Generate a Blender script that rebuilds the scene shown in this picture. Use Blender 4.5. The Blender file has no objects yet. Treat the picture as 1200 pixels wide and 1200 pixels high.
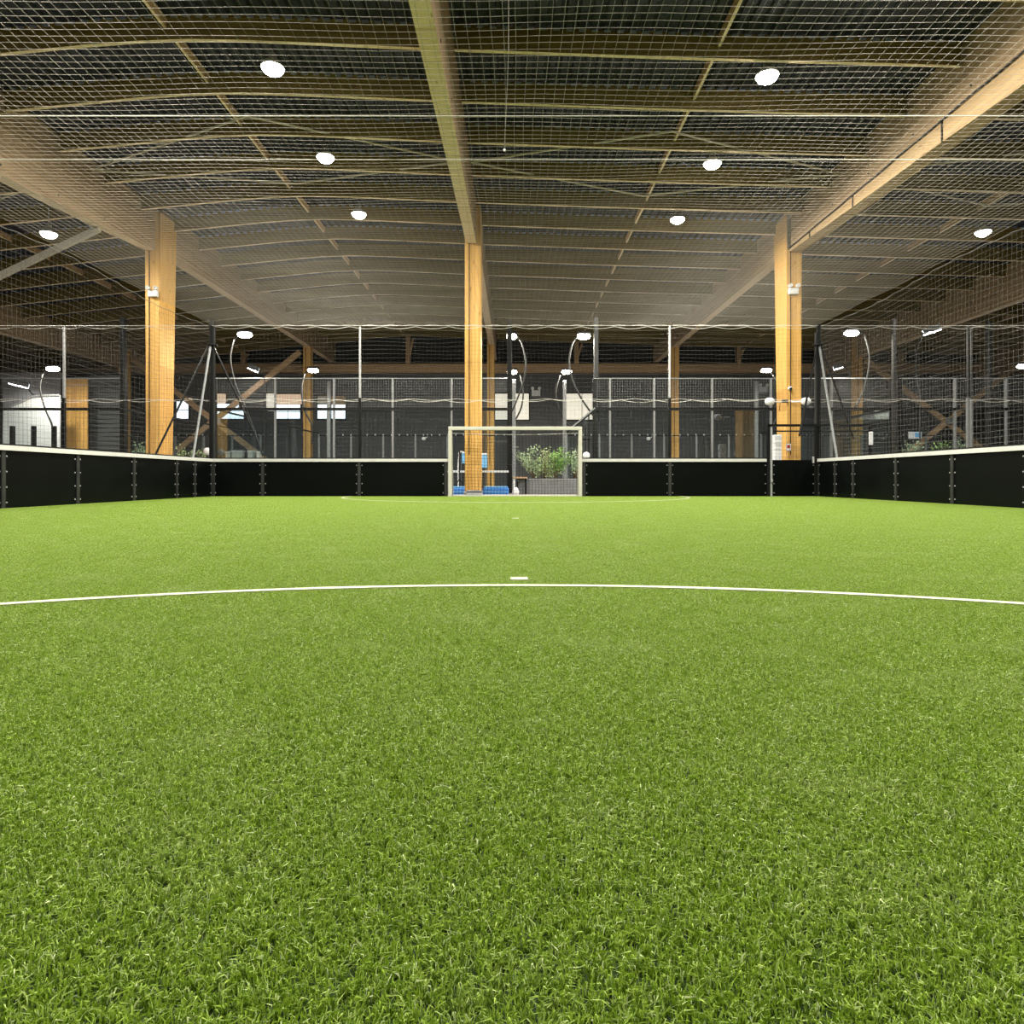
import bpy, bmesh, math, random
import numpy as np
from mathutils import Vector, Matrix

random.seed(7); rng = np.random.default_rng(7)
PI = math.pi
scene = bpy.context.scene
COL = scene.collection

# ------------------------------------------------------------------ camera
F = 790.0                     # focal length in pixels of the 1200 px frame
CAMH = 0.53
HX, HY = 603.5, 561.0         # where the level straight-ahead direction falls in the frame
cd = bpy.data.cameras.new('camera'); cam = bpy.data.objects.new('camera', cd); COL.objects.link(cam)
cd.sensor_width = 36; cd.sensor_fit = 'HORIZONTAL'; cd.lens = F / 1200 * 36
cd.shift_x = (600 - HX) / 1200.0; cd.shift_y = (HY - 600) / 1200.0
cd.clip_start = 0.02; cd.clip_end = 300
cam.location = (0, 0, CAMH); cam.rotation_euler = (PI / 2, 0, 0)
scene.camera = cam

# ------------------------------------------------------------------ world, exposure
w = bpy.data.worlds.new('world'); scene.world = w; w.use_nodes = True
w.node_tree.nodes['Background'].inputs[0].default_value = (0.80, 0.85, 1.0, 1)
w.node_tree.nodes['Background'].inputs[1].default_value = 0.05
vs = scene.view_settings
vs.view_transform = 'Standard'; vs.look = 'None'; vs.gamma = 1; vs.use_curve_mapping = False
vs.exposure = 0.0
scene.cycles.max_bounces = 8; scene.cycles.diffuse_bounces = 5; scene.cycles.transparent_max_bounces = 24
scene.cycles.sample_clamp_indirect = 6
HIGHBAY_W = 700.0
FLOOD_W = 300.0

# ------------------------------------------------------------------ helpers
def px(x, y, Y):
    """world point that stands at pixel x, y of the photograph at distance Y"""
    return Vector(((x - HX) * Y / F, Y, CAMH + (HY - y) * Y / F))
def tag(o, label=None, cat=None, group=None, kind=None):
    if label: o['label'] = label
    if cat: o['category'] = cat
    if group: o['group'] = group
    if kind: o['kind'] = kind
    return o
def link(o, parent=None):
    COL.objects.link(o)
    if parent is not None: o.parent = parent
    return o
def thing(name, label, cat, loc=(0, 0, 0), group=None, rz=0):
    o = bpy.data.objects.new(name, None); o.empty_display_size = 0.1
    o.location = loc; o.rotation_euler = (0, 0, rz); link(o)
    return tag(o, label, cat, group)
class MB:
    def __init__(s): s.v = []; s.f = []; s.m = []; s.org = Vector((0, 0, 0))
    def add(s, vs_, fs, mi=0):
        n = len(s.v); s.v += [tuple(p) for p in vs_]; s.f += [tuple(i + n for i in f) for f in fs]; s.m += [mi] * len(fs)
        return s
    def box(s, x0, x1, y0, y1, z0, z1, mi=0):
        v = [(x0, y0, z0), (x1, y0, z0), (x1, y1, z0), (x0, y1, z0), (x0, y0, z1), (x1, y0, z1), (x1, y1, z1), (x0, y1, z1)]
        return s.add(v, [(0, 3, 2, 1), (4, 5, 6, 7), (0, 1, 5, 4), (1, 2, 6, 5), (2, 3, 7, 6), (3, 0, 4, 7)], mi)
    def bev(s, x0, x1, y0, y1, z0, z1, b=0.01, mi=0):
        """box with chamfered vertical edges and top"""
        def ring(i, z): return [(x0 + i + b, y0 + i, z), (x1 - i - b, y0 + i, z), (x1 - i, y0 + i + b, z), (x1 - i, y1 - i - b, z), (x1 - i - b, y1 - i, z), (x0 + i + b, y1 - i, z), (x0 + i, y1 - i - b, z), (x0 + i, y0 + i + b, z)]
        v = ring(b, z0) + ring(0, z0 + b) + ring(0, z1 - b) + ring(b, z1)
        f = [tuple(range(7, -1, -1)), tuple(range(24, 32))]
        for k in range(3):
            for i in range(8): j = (i + 1) % 8; f.append((k * 8 + i, k * 8 + j, k * 8 + 8 + j, k * 8 + 8 + i))
        return s.add(v, f, mi)
    def tube(s, pts, r, n=8, cap=True, mi=0):
        pts = [Vector(p) for p in pts]; rs = r if isinstance(r, (list, tuple)) else [r] * len(pts)
        v = []; f = []; prev = None
        for i, p in enumerate(pts):
            d = (pts[min(i + 1, len(pts) - 1)] - pts[max(i - 1, 0)]).normalized()
            if prev is None:
                a = d.orthogonal().normalized()
            else:
                a = (prev - d * prev.dot(d)).normalized()
            prev = a; b = d.cross(a)
            for k in range(n):
                t = 2 * PI * k / n; v.append(p + (a * math.cos(t) + b * math.sin(t)) * rs[i])
        for i in range(len(pts) - 1):
            for k in range(n):
                j = (k + 1) % n; f.append((i * n + k, i * n + j, i * n + n + j, i * n + n + k))
        if cap: f.append(tuple(range(n - 1, -1, -1))); f.append(tuple((len(pts) - 1) * n + k for k in range(n)))
        return s.add(v, f, mi)
    def bar(s, a, b, wx, wz, up=(0, 0, 1), mi=0):
        """rectangular bar from a to b, wx across, wz along 'up'"""
        a = Vector(a); b = Vector(b); d = (b - a).normalized(); up = Vector(up)
        side = d.cross(up).normalized(); u2 = side.cross(d).normalized()
        v = []
        for p in (a, b):
            for sx, sz in ((-1, -1), (1, -1), (1, 1), (-1, 1)): v.append(p + side * sx * wx / 2 + u2 * sz * wz / 2)
        return s.add(v, [(0, 1, 2, 3), (7, 6, 5, 4), (0, 4, 5, 1), (1, 5, 6, 2), (2, 6, 7, 3), (3, 7, 4, 0)], mi)
    def lathe(s, c, prof, n=20, axis='z', mi=0):
        c = Vector(c); v = []; f = []
        for (r, h) in prof:
            for k in range(n):
                t = 2 * PI * k / n; a, b = r * math.cos(t), r * math.sin(t)
                v.append(c + (Vector((a, b, h)) if axis == 'z' else Vector((a, h, b)) if axis == 'y' else Vector((h, a, b))))
        for i in range(len(prof) - 1):
            for k in range(n): j = (k + 1) % n; f.append((i * n + k, i * n + j, i * n + n + j, i * n + n + k))
        f.append(tuple(range(n - 1, -1, -1))); f.append(tuple((len(prof) - 1) * n + k for k in range(n)))
        return s.add(v, f, mi)
    def build(s, name, mats, parent=None, smooth=False, origin=None):
        """links it as ONE object; vertices are world coordinates, moved to the parent's frame"""
        me = bpy.data.meshes.new(name)
        off = Vector((0, 0, 0))
        if parent is not None:
            q = parent
            while q is not None: off += q.location; q = q.parent
        V = np.array(s.v, dtype=float).reshape(-1, 3)
        if origin is not None: o2 = Vector(origin) - off
        elif parent is None and len(V):
            lo, hi = V.min(0), V.max(0); o2 = Vector(((lo[0] + hi[0]) / 2, (lo[1] + hi[1]) / 2, lo[2]))
        else: o2 = Vector((0, 0, 0))
        V = V - np.array(off + o2)
        me.from_pydata([tuple(p) for p in V], [], s.f)
        if not isinstance(mats, (list, tuple)): mats = [mats]
        for m in mats: me.materials.append(m)
        if len(mats) > 1: me.polygons.foreach_set('material_index', s.m)
        if smooth: me.polygons.foreach_set('use_smooth', [True] * len(s.f))
        me.validate(); me.update()
        bm = bmesh.new(); bm.from_mesh(me); bmesh.ops.recalc_face_normals(bm, faces=bm.faces); bm.to_mesh(me); bm.free()
        o = bpy.data.objects.new(name, me); o.location = o2
        return link(o, parent)
def lines_mesh(name, polylines, r, mat, parent=None, sides=3):
    """many thin cords in one mesh. polylines: list of (n,3) arrays"""
    Vs = []; Fs = []; n0 = 0
    ang = [2 * PI * k / sides + 0.5 for k in range(sides)]
    for P in polylines:
        P = np.asarray(P, float); d = np.gradient(P, axis=0) if len(P) > 2 else np.repeat([P[1] - P[0]], 2, 0)
        d /= np.linalg.norm(d, axis=1)[:, None] + 1e-9
        ref = np.array([0, 0, 1.0]) if abs(d[0][2]) < 0.8 else np.array([0, 1.0, 0])
        a = np.cross(d, ref); a /= np.linalg.norm(a, axis=1)[:, None] + 1e-9; b = np.cross(d, a)
        ring = np.stack([P + (a * math.cos(t) + b * math.sin(t)) * r for t in ang], 1)
        Vs.append(ring.reshape(-1, 3)); m = len(P)
        i = np.arange(m - 1)[:, None] * sides + np.arange(sides)[None, :]; j = np.arange(m - 1)[:, None] * sides + (np.arange(sides)[None, :] + 1) % sides
        Fs.append(np.stack([i, j, j + sides, i + sides], -1).reshape(-1, 4) + n0); n0 += m * sides
    V = np.concatenate(Vs); Fa = np.concatenate(Fs)
    off = np.zeros(3)
    if parent is not None:
        q = parent
        while q is not None: off += np.array(q.location); q = q.parent
    V = V - off
    me = bpy.data.meshes.new(name); me.vertices.add(len(V)); me.vertices.foreach_set('co', V.astype(np.float32).ravel())
    me.loops.add(Fa.size); me.loops.foreach_set('vertex_index', Fa.astype(np.int32).ravel())
    me.polygons.add(len(Fa)); me.polygons.foreach_set('loop_start', np.arange(0, Fa.size, 4, dtype=np.int32))
    me.polygons.foreach_set('use_smooth', [True] * len(Fa))
    me.materials.append(mat); me.update(); me.validate()
    return link(bpy.data.objects.new(name, me), parent)

# ------------------------------------------------------------------ materials
def newmat(name):
    m = bpy.data.materials.new(name); m.use_nodes = True
    nt = m.node_tree; return m, nt, nt.nodes['Principled BSDF']
def N(nt, typ, **kw):
    n = nt.nodes.new(typ)
    for k, v in kw.items(): setattr(n, k, v)
    return n
def plain(name, col, rough=0.6, metal=0.0, noise=0.12, scale=6.0, spec=0.4, bump=0.0):
    m, nt, b = newmat(name)
    b.inputs['Roughness'].default_value = rough; b.inputs['Metallic'].default_value = metal
    b.inputs['Specular IOR Level'].default_value = spec
    tc = N(nt, 'ShaderNodeTexCoord'); nz = N(nt, 'ShaderNodeTexNoise'); nz.inputs['Scale'].default_value = scale; nz.inputs['Detail'].default_value = 4
    nt.links.new(tc.outputs['Object'], nz.inputs['Vector'])
    r = N(nt, 'ShaderNodeValToRGB'); c = np.array(col)
    r.color_ramp.elements[0].position = 0.3; r.color_ramp.elements[1].position = 0.7
    r.color_ramp.elements[0].color = (*(c * (1 - noise)), 1); r.color_ramp.elements[1].color = (*np.minimum(c * (1 + noise), 1), 1)
    nt.links.new(nz.outputs['Fac'], r.inputs['Fac']); nt.links.new(r.outputs['Color'], b.inputs['Base Color'])
    if bump:
        bp = N(nt, 'ShaderNodeBump'); bp.inputs['Strength'].default_value = bump; bp.inputs['Distance'].default_value = 0.01
        nt.links.new(nz.outputs['Fac'], bp.inputs['Height']); nt.links.new(bp.outputs['Normal'], b.inputs['Normal'])
    return m
def wood(name, c1, c2, axis='x', rough=0.65):
    """glued laminated spruce: long grain along axis, lamella lines across, knots"""
    m, nt, b = newmat(name); b.inputs['Roughness'].default_value = rough; b.inputs['Specular IOR Level'].default_value = 0.25
    tc = N(nt, 'ShaderNodeTexCoord'); mp = N(nt, 'ShaderNodeMapping')
    st = {'x': (0.6, 9, 9), 'y': (9, 0.6, 9), 'z': (9, 9, 0.6)}[axis]; mp.inputs['Scale'].default_value = st
    nt.links.new(tc.outputs['Object'], mp.inputs['Vector'])
    nz = N(nt, 'ShaderNodeTexNoise'); nz.inputs['Scale'].default_value = 2.2; nz.inputs['Detail'].default_value = 7; nz.inputs['Roughness'].default_value = 0.65
    nt.links.new(mp.outputs['Vector'], nz.inputs['Vector'])
    # lamellae: each 45 mm board slightly different
    sx = N(nt, 'ShaderNodeSeparateXYZ'); nt.links.new(tc.outputs['Object'], sx.inputs['Vector'])
    ch = 'Z' if axis != 'z' else 'X'
    fl = N(nt, 'ShaderNodeMath', operation='MULTIPLY'); fl.inputs[1].default_value = 1 / 0.045; nt.links.new(sx.outputs[ch], fl.inputs[0])
    fr = N(nt, 'ShaderNodeMath', operation='FLOOR'); nt.links.new(fl.outputs[0], fr.inputs[0])
    wn = N(nt, 'ShaderNodeTexWhiteNoise', noise_dimensions='1D'); nt.links.new(fr.outputs[0], wn.inputs['W'])
    frac = N(nt, 'ShaderNodeMath', operation='FRACT'); nt.links.new(fl.outputs[0], frac.inputs[0])
    lt = N(nt, 'ShaderNodeMath', operation='LESS_THAN'); lt.inputs[1].default_value = 0.07; nt.links.new(frac.outputs[0], lt.inputs[0])
    kn = N(nt, 'ShaderNodeTexVoronoi'); kn.inputs['Scale'].default_value = 1.0
    km = N(nt, 'ShaderNodeMapping'); km.inputs['Scale'].default_value = {'x': (1.6, 6, 6), 'y': (6, 1.6, 6), 'z': (6, 6, 1.6)}[axis]
    nt.links.new(tc.outputs['Object'], km.inputs['Vector']); nt.links.new(km.outputs['Vector'], kn.inputs['Vector'])
    kl = N(nt, 'ShaderNodeMath', operation='LESS_THAN'); kl.inputs[1].default_value = 0.11; nt.links.new(kn.outputs['Distance'], kl.inputs[0])
    a1 = N(nt, 'ShaderNodeMath', operation='MULTIPLY_ADD'); a1.inputs[1].default_value = 0.35; nt.links.new(wn.outputs['Value'], a1.inputs[0]); nt.links.new(nz.outputs['Fac'], a1.inputs[2])
    mx = N(nt, 'ShaderNodeMix', data_type='RGBA'); mr = N(nt, 'ShaderNodeMapRange'); mr.inputs['From Min'].default_value = 0.4; mr.inputs['From Max'].default_value = 0.95
    nt.links.new(a1.outputs[0], mr.inputs['Value']); nt.links.new(mr.outputs['Result'], mx.inputs['Factor'])
    mx.inputs['A'].default_value = (*c1, 1); mx.inputs['B'].default_value = (*c2, 1)
    m2 = N(nt, 'ShaderNodeMix', data_type='RGBA', blend_type='MULTIPLY'); m2.inputs['B'].default_value = (0.62, 0.55, 0.5, 1)
    s1 = N(nt, 'ShaderNodeMath', operation='MULTIPLY'); s1.inputs[1].default_value = 0.5; nt.links.new(lt.outputs[0], s1.inputs[0])
    s2 = N(nt, 'ShaderNodeMath', operation='ADD'); nt.links.new(s1.outputs[0], s2.inputs[0]); nt.links.new(kl.outputs[0], s2.inputs[1]); s2.use_clamp = True
    nt.links.new(s2.outputs[0], m2.inputs['Factor']); nt.links.new(mx.outputs['Result'], m2.inputs['A'])
    nt.links.new(m2.outputs['Result'], b.inputs['Base Color'])
    bp = N(nt, 'ShaderNodeBump'); bp.inputs['Strength'].default_value = 0.15; bp.inputs['Distance'].default_value = 0.004
    nt.links.new(nz.outputs['Fac'], bp.inputs['Height']); nt.links.new(bp.outputs['Normal'], b.inputs['Normal'])
    return m
def emis(name, col, s):
    m, nt, b = newmat(name); b.inputs['Base Color'].default_value = (*col, 1)
    b.inputs['Emission Color'].default_value = (*col, 1); b.inputs['Emission Strength'].default_value = s
    return m
def glass(name, tint=(0.94, 0.97, 0.97), refl=0.07):
    m, nt, b = newmat(name)
    tr = N(nt, 'ShaderNodeBsdfTransparent'); tr.inputs[0].default_value = (*tint, 1)
    gl = N(nt, 'ShaderNodeBsdfGlossy'); gl.inputs['Roughness'].default_value = 0.03; gl.inputs[0].default_value = (0.9, 0.95, 1, 1)
    mx = N(nt, 'ShaderNodeMixShader'); mx.inputs[0].default_value = refl
    nt.links.new(tr.outputs[0], mx.inputs[1]); nt.links.new(gl.outputs[0], mx.inputs[2])
    nt.links.new(mx.outputs[0], nt.nodes['Material Output'].inputs[0]); return m

M = {}
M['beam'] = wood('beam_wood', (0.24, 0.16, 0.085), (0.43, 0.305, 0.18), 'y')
M['purlin'] = wood('shaded_purlin_wood', (0.13, 0.09, 0.024), (0.22, 0.16, 0.048), 'x')  # faces darkened: the missing lamp light is put into the wood colour
M['column'] = wood('column_wood', (0.50, 0.27, 0.065), (0.72, 0.43, 0.13), 'z')
M['lit_under_wood'] = wood('lit_underside_wood', (0.76, 0.58, 0.38), (0.86, 0.70, 0.48), 'x')  # purlin and bridging undersides: floor bounce light painted as paler wood
M['lit_under_beam'] = wood('lit_underside_beam', (0.76, 0.56, 0.37), (0.86, 0.68, 0.47), 'y')  # beam undersides, lightened in colour for the bounce from the turf
M['brace'] = wood('brace_wood', (0.40, 0.25, 0.13), (0.60, 0.41, 0.24), 'x')
M['deck'] = plain('deck_steel', (0.033, 0.036, 0.055), 0.5, 0.0, 0.2, 3)
M['bridging'] = plain('bridging_paint', (0.42, 0.38, 0.32), 0.5, 0.0, 0.1, 8)
M['rod'] = plain('rod_paint', (0.50, 0.45, 0.36), 0.5, 0.1, 0.1, 8)
M['black'] = plain('black_steel', (0.004, 0.0045, 0.0045), 0.45, 0.0, 0.3, 5, 0.2)
M['panel'] = plain('barrier_panel', (0.0015, 0.0022, 0.002), 0.35, 0.0, 0.3, 0.8, 0.12)
M['postgrey'] = plain('barrier_post', (0.022, 0.023, 0.022), 0.5, 0.2, 0.3, 8)
M['railwhite'] = plain('top_rail', (0.50, 0.50, 0.47), 0.5, 0.0, 0.06, 5)
M['bolt'] = plain('bolt_steel', (0.6, 0.6, 0.6), 0.3, 0.6, 0.1, 20)
M['goal'] = plain('goal_paint', (0.47, 0.465, 0.39), 0.4, 0.0, 0.05, 5)
M['net'] = plain('net_cord', (0.26, 0.24, 0.20), 0.8, 0.0, 0.15, 3)
M['netdark'] = plain('net_cord_dark', (0.07, 0.066, 0.058), 0.8, 0.0, 0.2, 3)
M['netmid'] = plain('net_cord_mid', (0.13, 0.125, 0.11), 0.8, 0.0, 0.2, 3)
M['rope'] = plain('rope', (0.62, 0.60, 0.54), 0.8, 0.0, 0.1, 20)
M['galv'] = plain('galvanised', (0.42, 0.43, 0.43), 0.4, 0.5, 0.15, 10)
M['greypost'] = plain('grey_post', (0.20, 0.21, 0.21), 0.45, 0.2, 0.15, 10)
M['conc'] = plain('concrete_floor', (0.20, 0.20, 0.195), 0.6, 0.0, 0.2, 1.2, 0.4, 0.1)
M['infill'] = plain('infill', (0.02, 0.042, 0.006), 0.95, 0.0, 0.4, 60)
M['lowwall'] = plain('dark_cladding', (0.075, 0.081, 0.083), 0.55, 0.0, 0.15, 1.5)
M['upwall'] = plain('black_cladding', (0.012, 0.013, 0.016), 0.5, 0.0, 0.2, 2)
M['greywall'] = plain('grey_wall', (0.26, 0.25, 0.24), 0.7, 0.0, 0.08, 1)
M['whitetarp'] = plain('white_sheet', (0.72, 0.74, 0.75), 0.5, 0.0, 0.08, 1.5)
M['planter'] = plain('planter_grey', (0.16, 0.165, 0.165), 0.6, 0.0, 0.15, 4)
M['soil'] = plain('soil', (0.04, 0.028, 0.018), 0.95, 0.0, 0.4, 20)
M['stem'] = plain('stem_bark', (0.16, 0.11, 0.06), 0.8, 0.0, 0.2, 20)
M['blue'] = plain('blue_foam', (0.05, 0.22, 0.66), 0.5, 0.0, 0.12, 5)
M['lightblue'] = plain('light_blue', (0.16, 0.42, 0.72), 0.5, 0.0, 0.12, 5)
M['white'] = plain('white_plastic', (0.75, 0.76, 0.76), 0.4, 0.0, 0.05, 5)
M['glass'] = glass('court_glass')
M['lens'] = emis('lamp_lens', (1.0, 0.96, 0.86), 60)
M['floodlens'] = emis('flood_lens', (1.0, 0.94, 0.80), 45)
M['striplens'] = emis('strip_lens', (0.95, 0.98, 1.0), 7)
M['winlit'] = emis('lit_window', (0.95, 0.90, 0.76), 0.62)
M['winblue'] = emis('daylit_window', (0.80, 0.92, 1.0), 1.6)
M['boxglow'] = emis('warm_box_glow', (1.0, 0.72, 0.5), 0.5)  # painted glow for ledge boxes that hold no lamp
M['red'] = plain('red_print', (0.5, 0.03, 0.02), 0.5)

# ================================================================== LARGE STRUCTURE
# ---- floor
tag(MB().box(-36, 36, -6, 46, -0.20, -0.035).build('floor', M['conc']), kind='structure')

# ---- roof profile across the hall (height of the purlins' underside)
PX = [-34, -22, -17, -14, -12, -10.2, -8.5, -7.5, -6.4, -5.2, -3.4, -1.2, 3.3, 8.5, 19, 34]
PZ = [5.75, 7.05, 7.6, 7.93, 8.15, 8.33, 8.50, 8.58, 8.62, 8.60, 8.52, 8.42, 8.26, 8.11, 7.80, 7.35]
def under(x): return CAMH + float(np.interp(x, PX, PZ))
PUR_D = 0.48; DECK = PUR_D + 0.0
# ---- ceiling deck: corrugated steel, ribs running away from the camera
ce = MB(); pitch_ = 0.25; xs = []; x = -34.0
prof = []
while x < 34:
    prof += [(x, 0), (x + 0.12, 0), (x + 0.15, 0.055), (x + 0.22, 0.055)]; x += pitch_
pv = [(a, under(a) + DECK + b) for a, b in prof]
nP = len(pv)
v = []; ys = [-6, 43.0]
for yy in ys: v += [(a, yy, b) for a, b in pv]
for yy in ys: v += [(a, yy, b + 0.06) for a, b in pv]
f = [(i, i + 1, nP + i + 1, nP + i) for i in range(nP - 1)] + [(2 * nP + i, 3 * nP + i, 3 * nP + i + 1, 2 * nP + i + 1) for i in range(nP - 1)]
ce.add(v, f)
ceiling = tag(ce.build('ceiling', M['deck'], origin=(0, 20, under(0) + DECK)), kind='structure')

# ---- main beams (along the view) and purlins (across)
BX = [-21.8, -11.55, -1.35, 8.9, 19.1, 29.3]        # beam lines
BW = 0.32
PY0, DP = 13.3, 1.83
pys = [PY0 + DP * (k - 1) for k in range(-5, 17)]   # 2.3 ... 40.8
edges = [-34] + BX + [34]
for Yp in pys:
    for a, b in zip(edges[:-1], edges[1:]):
        x0 = a + (BW / 2 if a > -34 else 0); x1 = b - (BW / 2 if b < 34 else 0)
        if abs((x0 + x1) / 2) > Yp * 0.9 + 6 and Yp > 3: continue
        n = 10; v = []; f = []
        for i in range(n + 1):
            xx = x0 + (x1 - x0) * i / n; zb = under(xx)
            v += [(xx, Yp - 0.09, zb), (xx, Yp, zb), (xx, Yp, zb + PUR_D), (xx, Yp - 0.09, zb + PUR_D)]
        for i in range(n):
            for k in range(4): j = (k + 1) % 4; f.append((4 * i + k, 4 * i + j, 4 * i + 4 + j, 4 * i + 4 + k))
        f += [(3, 2, 1, 0), (4 * n, 4 * n + 1, 4 * n + 2, 4 * n + 3)]
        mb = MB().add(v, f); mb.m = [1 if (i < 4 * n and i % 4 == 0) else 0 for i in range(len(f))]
        mb.build('purlin', [M['purlin'], M['lit_under_wood']], ceiling)
# added pale dashes, the lit deck ribs put into colour, along the top of the nearer purlins
M['lit_rib'] = plain('lit_rib_dash', (0.22, 0.24, 0.36), 0.7)
for Yp in pys:
    if not 8 < Yp < 26: continue
    mb = MB()
    for xx in np.arange(-20.0, 22.0, 0.25):
        if min(abs(xx + 0.06 - b_) for b_ in BX) < 0.3 or abs(xx) > Yp * 0.85: continue
        zt = under(xx + 0.06) + PUR_D; mb.box(xx, xx + 0.13, Yp - 0.115, Yp - 0.09, zt - 0.05, zt - 0.005)
    o_ = mb.build('lit_rib_dash', M['lit_rib'], ceiling); o_['kind'] = 'stuff'
# bridging bars between purlins, half-way along each bay
for xb in (-16.7, -6.85, 4.0, 14.1, 24.2):
    for Ya, Yb in zip(pys[:-1], pys[1:]):
        if abs(xb) > Yb * 0.8 + 1: continue
        z = under(xb)
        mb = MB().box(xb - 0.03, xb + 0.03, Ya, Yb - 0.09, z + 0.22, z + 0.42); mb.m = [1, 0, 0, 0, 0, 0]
        mb.build('bridging_bar', [M['brace'], M['lit_under_wood']], ceiling)
# diamond wind bracing rods in the bay in front of the columns
def rod(a, b): MB().tube([a, b], 0.028, 6).build('tie_rod', M['rod'], ceiling)
for a, b in zip(BX[:-1], BX[1:]):
    mid = (a + b) / 2
    near = (mid, 16.2, under(mid) + 0.1); far = (mid, 19.9, under(mid) + 0.1)
    for s, e in ((-1, a + BW / 2), (1, b - BW / 2)):
        p = (e, 18.1, under(e) + 0.08)
        rod(near, p); rod(p, far)

# column and beam looks
def column(xa, xb, Y, dtop, dbot, ztop, label, tin=0.03, top_in=0.0):
    o = thing('timber_column', label, 'column', ((xa + xb) / 2, Y + dtop / 2, 0), group='timber columns')
    v = [(xa + tin, Y, 0.10), (xb - tin, Y, 0.10), (xb - tin, Y + dbot, 0.10), (xa + tin, Y + dbot, 0.10),
         (xa, Y, ztop), (xb, Y, ztop), (xb, Y + dtop, ztop), (xa, Y + dtop, ztop)]
    MB().add(v, [(0, 3, 2, 1), (4, 5, 6, 7), (0, 1, 5, 4), (1, 2, 6, 5), (2, 3, 7, 6), (3, 0, 4, 7)]).build('shaft', M['column'], o)
    MB().bev(xa - 0.03, xb + 0.03, Y - 0.03, Y + dbot + 0.03, -0.035, 0.12, 0.01).build('base_plate', M['galv'], o)
    # groove that carries the cable down the front
    xg = xa + 0.14
    MB().box(xg - 0.012, xg + 0.012, Y - 0.012, Y + 0.01, 1.3, ztop - 0.1).build('cable_strip', M['black'], o)
    return o
C1, C2 = 21.5, 37.4
cols = {}
for bx, lab in ((-11.55, 'wide yellow timber column on the left with a grey twin spotlight'), (-1.35, 'wide yellow timber column standing behind the goal'), (8.9, 'wide yellow timber column on the right behind the gate')):
    cols[bx] = column(bx - 0.25, bx + 0.25, C1, 1.02, 0.78 if bx < -5 or bx > 5 else 0.95, under(bx) + 0.3, lab, 0.04 if abs(bx) > 5 else 0.0)
for bx, lab in ((-21.8, 'slim timber column at the left beside the dark slatted wall'), (-11.55, 'slim timber column at the top of the left cross brace'), (-1.35, 'slim timber column seen just right of the central column'), (8.9, 'slim timber column close to the net post right of the goal'), (19.1, 'slim timber column at the top of the right cross brace'), (29.3, 'slim timber column at the far right of the right cross brace')):
    column(bx - 0.2, bx + 0.2, C2, 0.5, 0.45, under(bx) + 0.1, lab, 0.0)

def beam(bx, Ys, soff, label, extra=None):
    """soffit height changes along Y; top under the deck"""
    o = thing('main_beam', label, 'beam', (bx, Ys[0], CAMH + soff[0]), group='main roof beams')
    v = []; f = []
    for Y, s in zip(Ys, soff):
        zt = under(bx) + PUR_D - 0.02
        for dx, z in ((-BW / 2, s + CAMH), (BW / 2, s + CAMH), (BW / 2, zt), (-BW / 2, zt)): v.append((bx + dx, Y, z))
    for i in range(len(Ys) - 1):
        for k in range(4): j = (k + 1) % 4; f.append((4 * i + k, 4 * i + j, 4 * i + 4 + j, 4 * i + 4 + k))
    n = len(Ys) - 1; f += [(3, 2, 1, 0), (4 * n, 4 * n + 1, 4 * n + 2, 4 * n + 3)]
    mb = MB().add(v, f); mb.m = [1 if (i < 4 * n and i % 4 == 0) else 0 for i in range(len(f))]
    mb.build('girder', [M['beam'], M['lit_under_beam']], o)
    # bolt heads along the lower third
    bm_ = MB()
    for k in range(14):
        Y = Ys[0] + (Ys[-1] - Ys[0]) * (k + 0.5) / 14; s = float(np.interp(Y, Ys, soff)) + CAMH
        for sd in (-1, 1):
            bm_.lathe((bx + sd * (BW / 2 + 0.004), Y, s + 0.22), [(0.028, -0.006), (0.028, 0.006)], 6, 'x')
    b = bm_.build('bolts', M['black'], o); b['kind'] = 'stuff'
    return o
beam(-11.63, [-5, 8, 12, 15.5, 19.2, 21.7], [6.4, 6.45, 6.62, 6.80, 7.08, 7.30], 'near roof beam running over the left side of the pitch')
beam(-11.50, [21.7, 30, 42.5], [7.33, 7.33, 7.33], 'far roof beam behind the left yellow column')
beam(-1.40, [-5, 6, 9.9, 16, 21.7], [6.85, 6.9, 7.0, 7.3, 7.52], 'near roof beam running overhead down the middle of the pitch')
beam(-1.30, [21.7, 30, 42.5], [7.45, 7.45, 7.45], 'far roof beam behind the central column')
rb = beam(8.95, [-5, 8, 12, 16, 19.2, 21.5], [7.34, 7.34, 7.36, 7.38, 7.38, 7.38], 'near roof beam over the right side with a second beam under it')
Ys = [-5, 8, 11.9, 13.8, 17.4, 21.5]; so = [6.66, 6.68, 6.80, 6.90, 7.04, 7.24]
v = []; f = []
for Y, s in zip(Ys, so):
    for dx, z in ((-0.2, s + CAMH), (0.2, s + CAMH), (0.2, 7.31 + CAMH), (-0.2, 7.31 + CAMH)): v.append((8.95 + dx, Y, z))
for i in range(len(Ys) - 1):
    for k in range(4): j = (k + 1) % 4; f.append((4 * i + k, 4 * i + j, 4 * i + 4 + j, 4 * i + 4 + k))
n = len(Ys) - 1; f += [(3, 2, 1, 0), (4 * n, 4 * n + 1, 4 * n + 2, 4 * n + 3)]
M['lower'] = wood('lower_beam_wood', (0.36, 0.235, 0.11), (0.56, 0.39, 0.20), 'y')
MB().add(v, f).build('lower_girder', M['lower'], rb)
for Y in (11.0, 13.8, 17.45, 20.0):
    s = float(np.interp(Y, Ys, so)) + CAMH
    MB().box(8.73, 8.75, Y - 0.02, Y + 0.02, s, 7.34 + CAMH).build('strap', M['black'], rb)
MB().tube([(8.72, y_, 7.33 + CAMH + 0.01 * math.sin(y_ * 3)) for y_ in np.linspace(-4, 21.4, 40)], 0.02, 6).build('cable', M['black'], rb)
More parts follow.
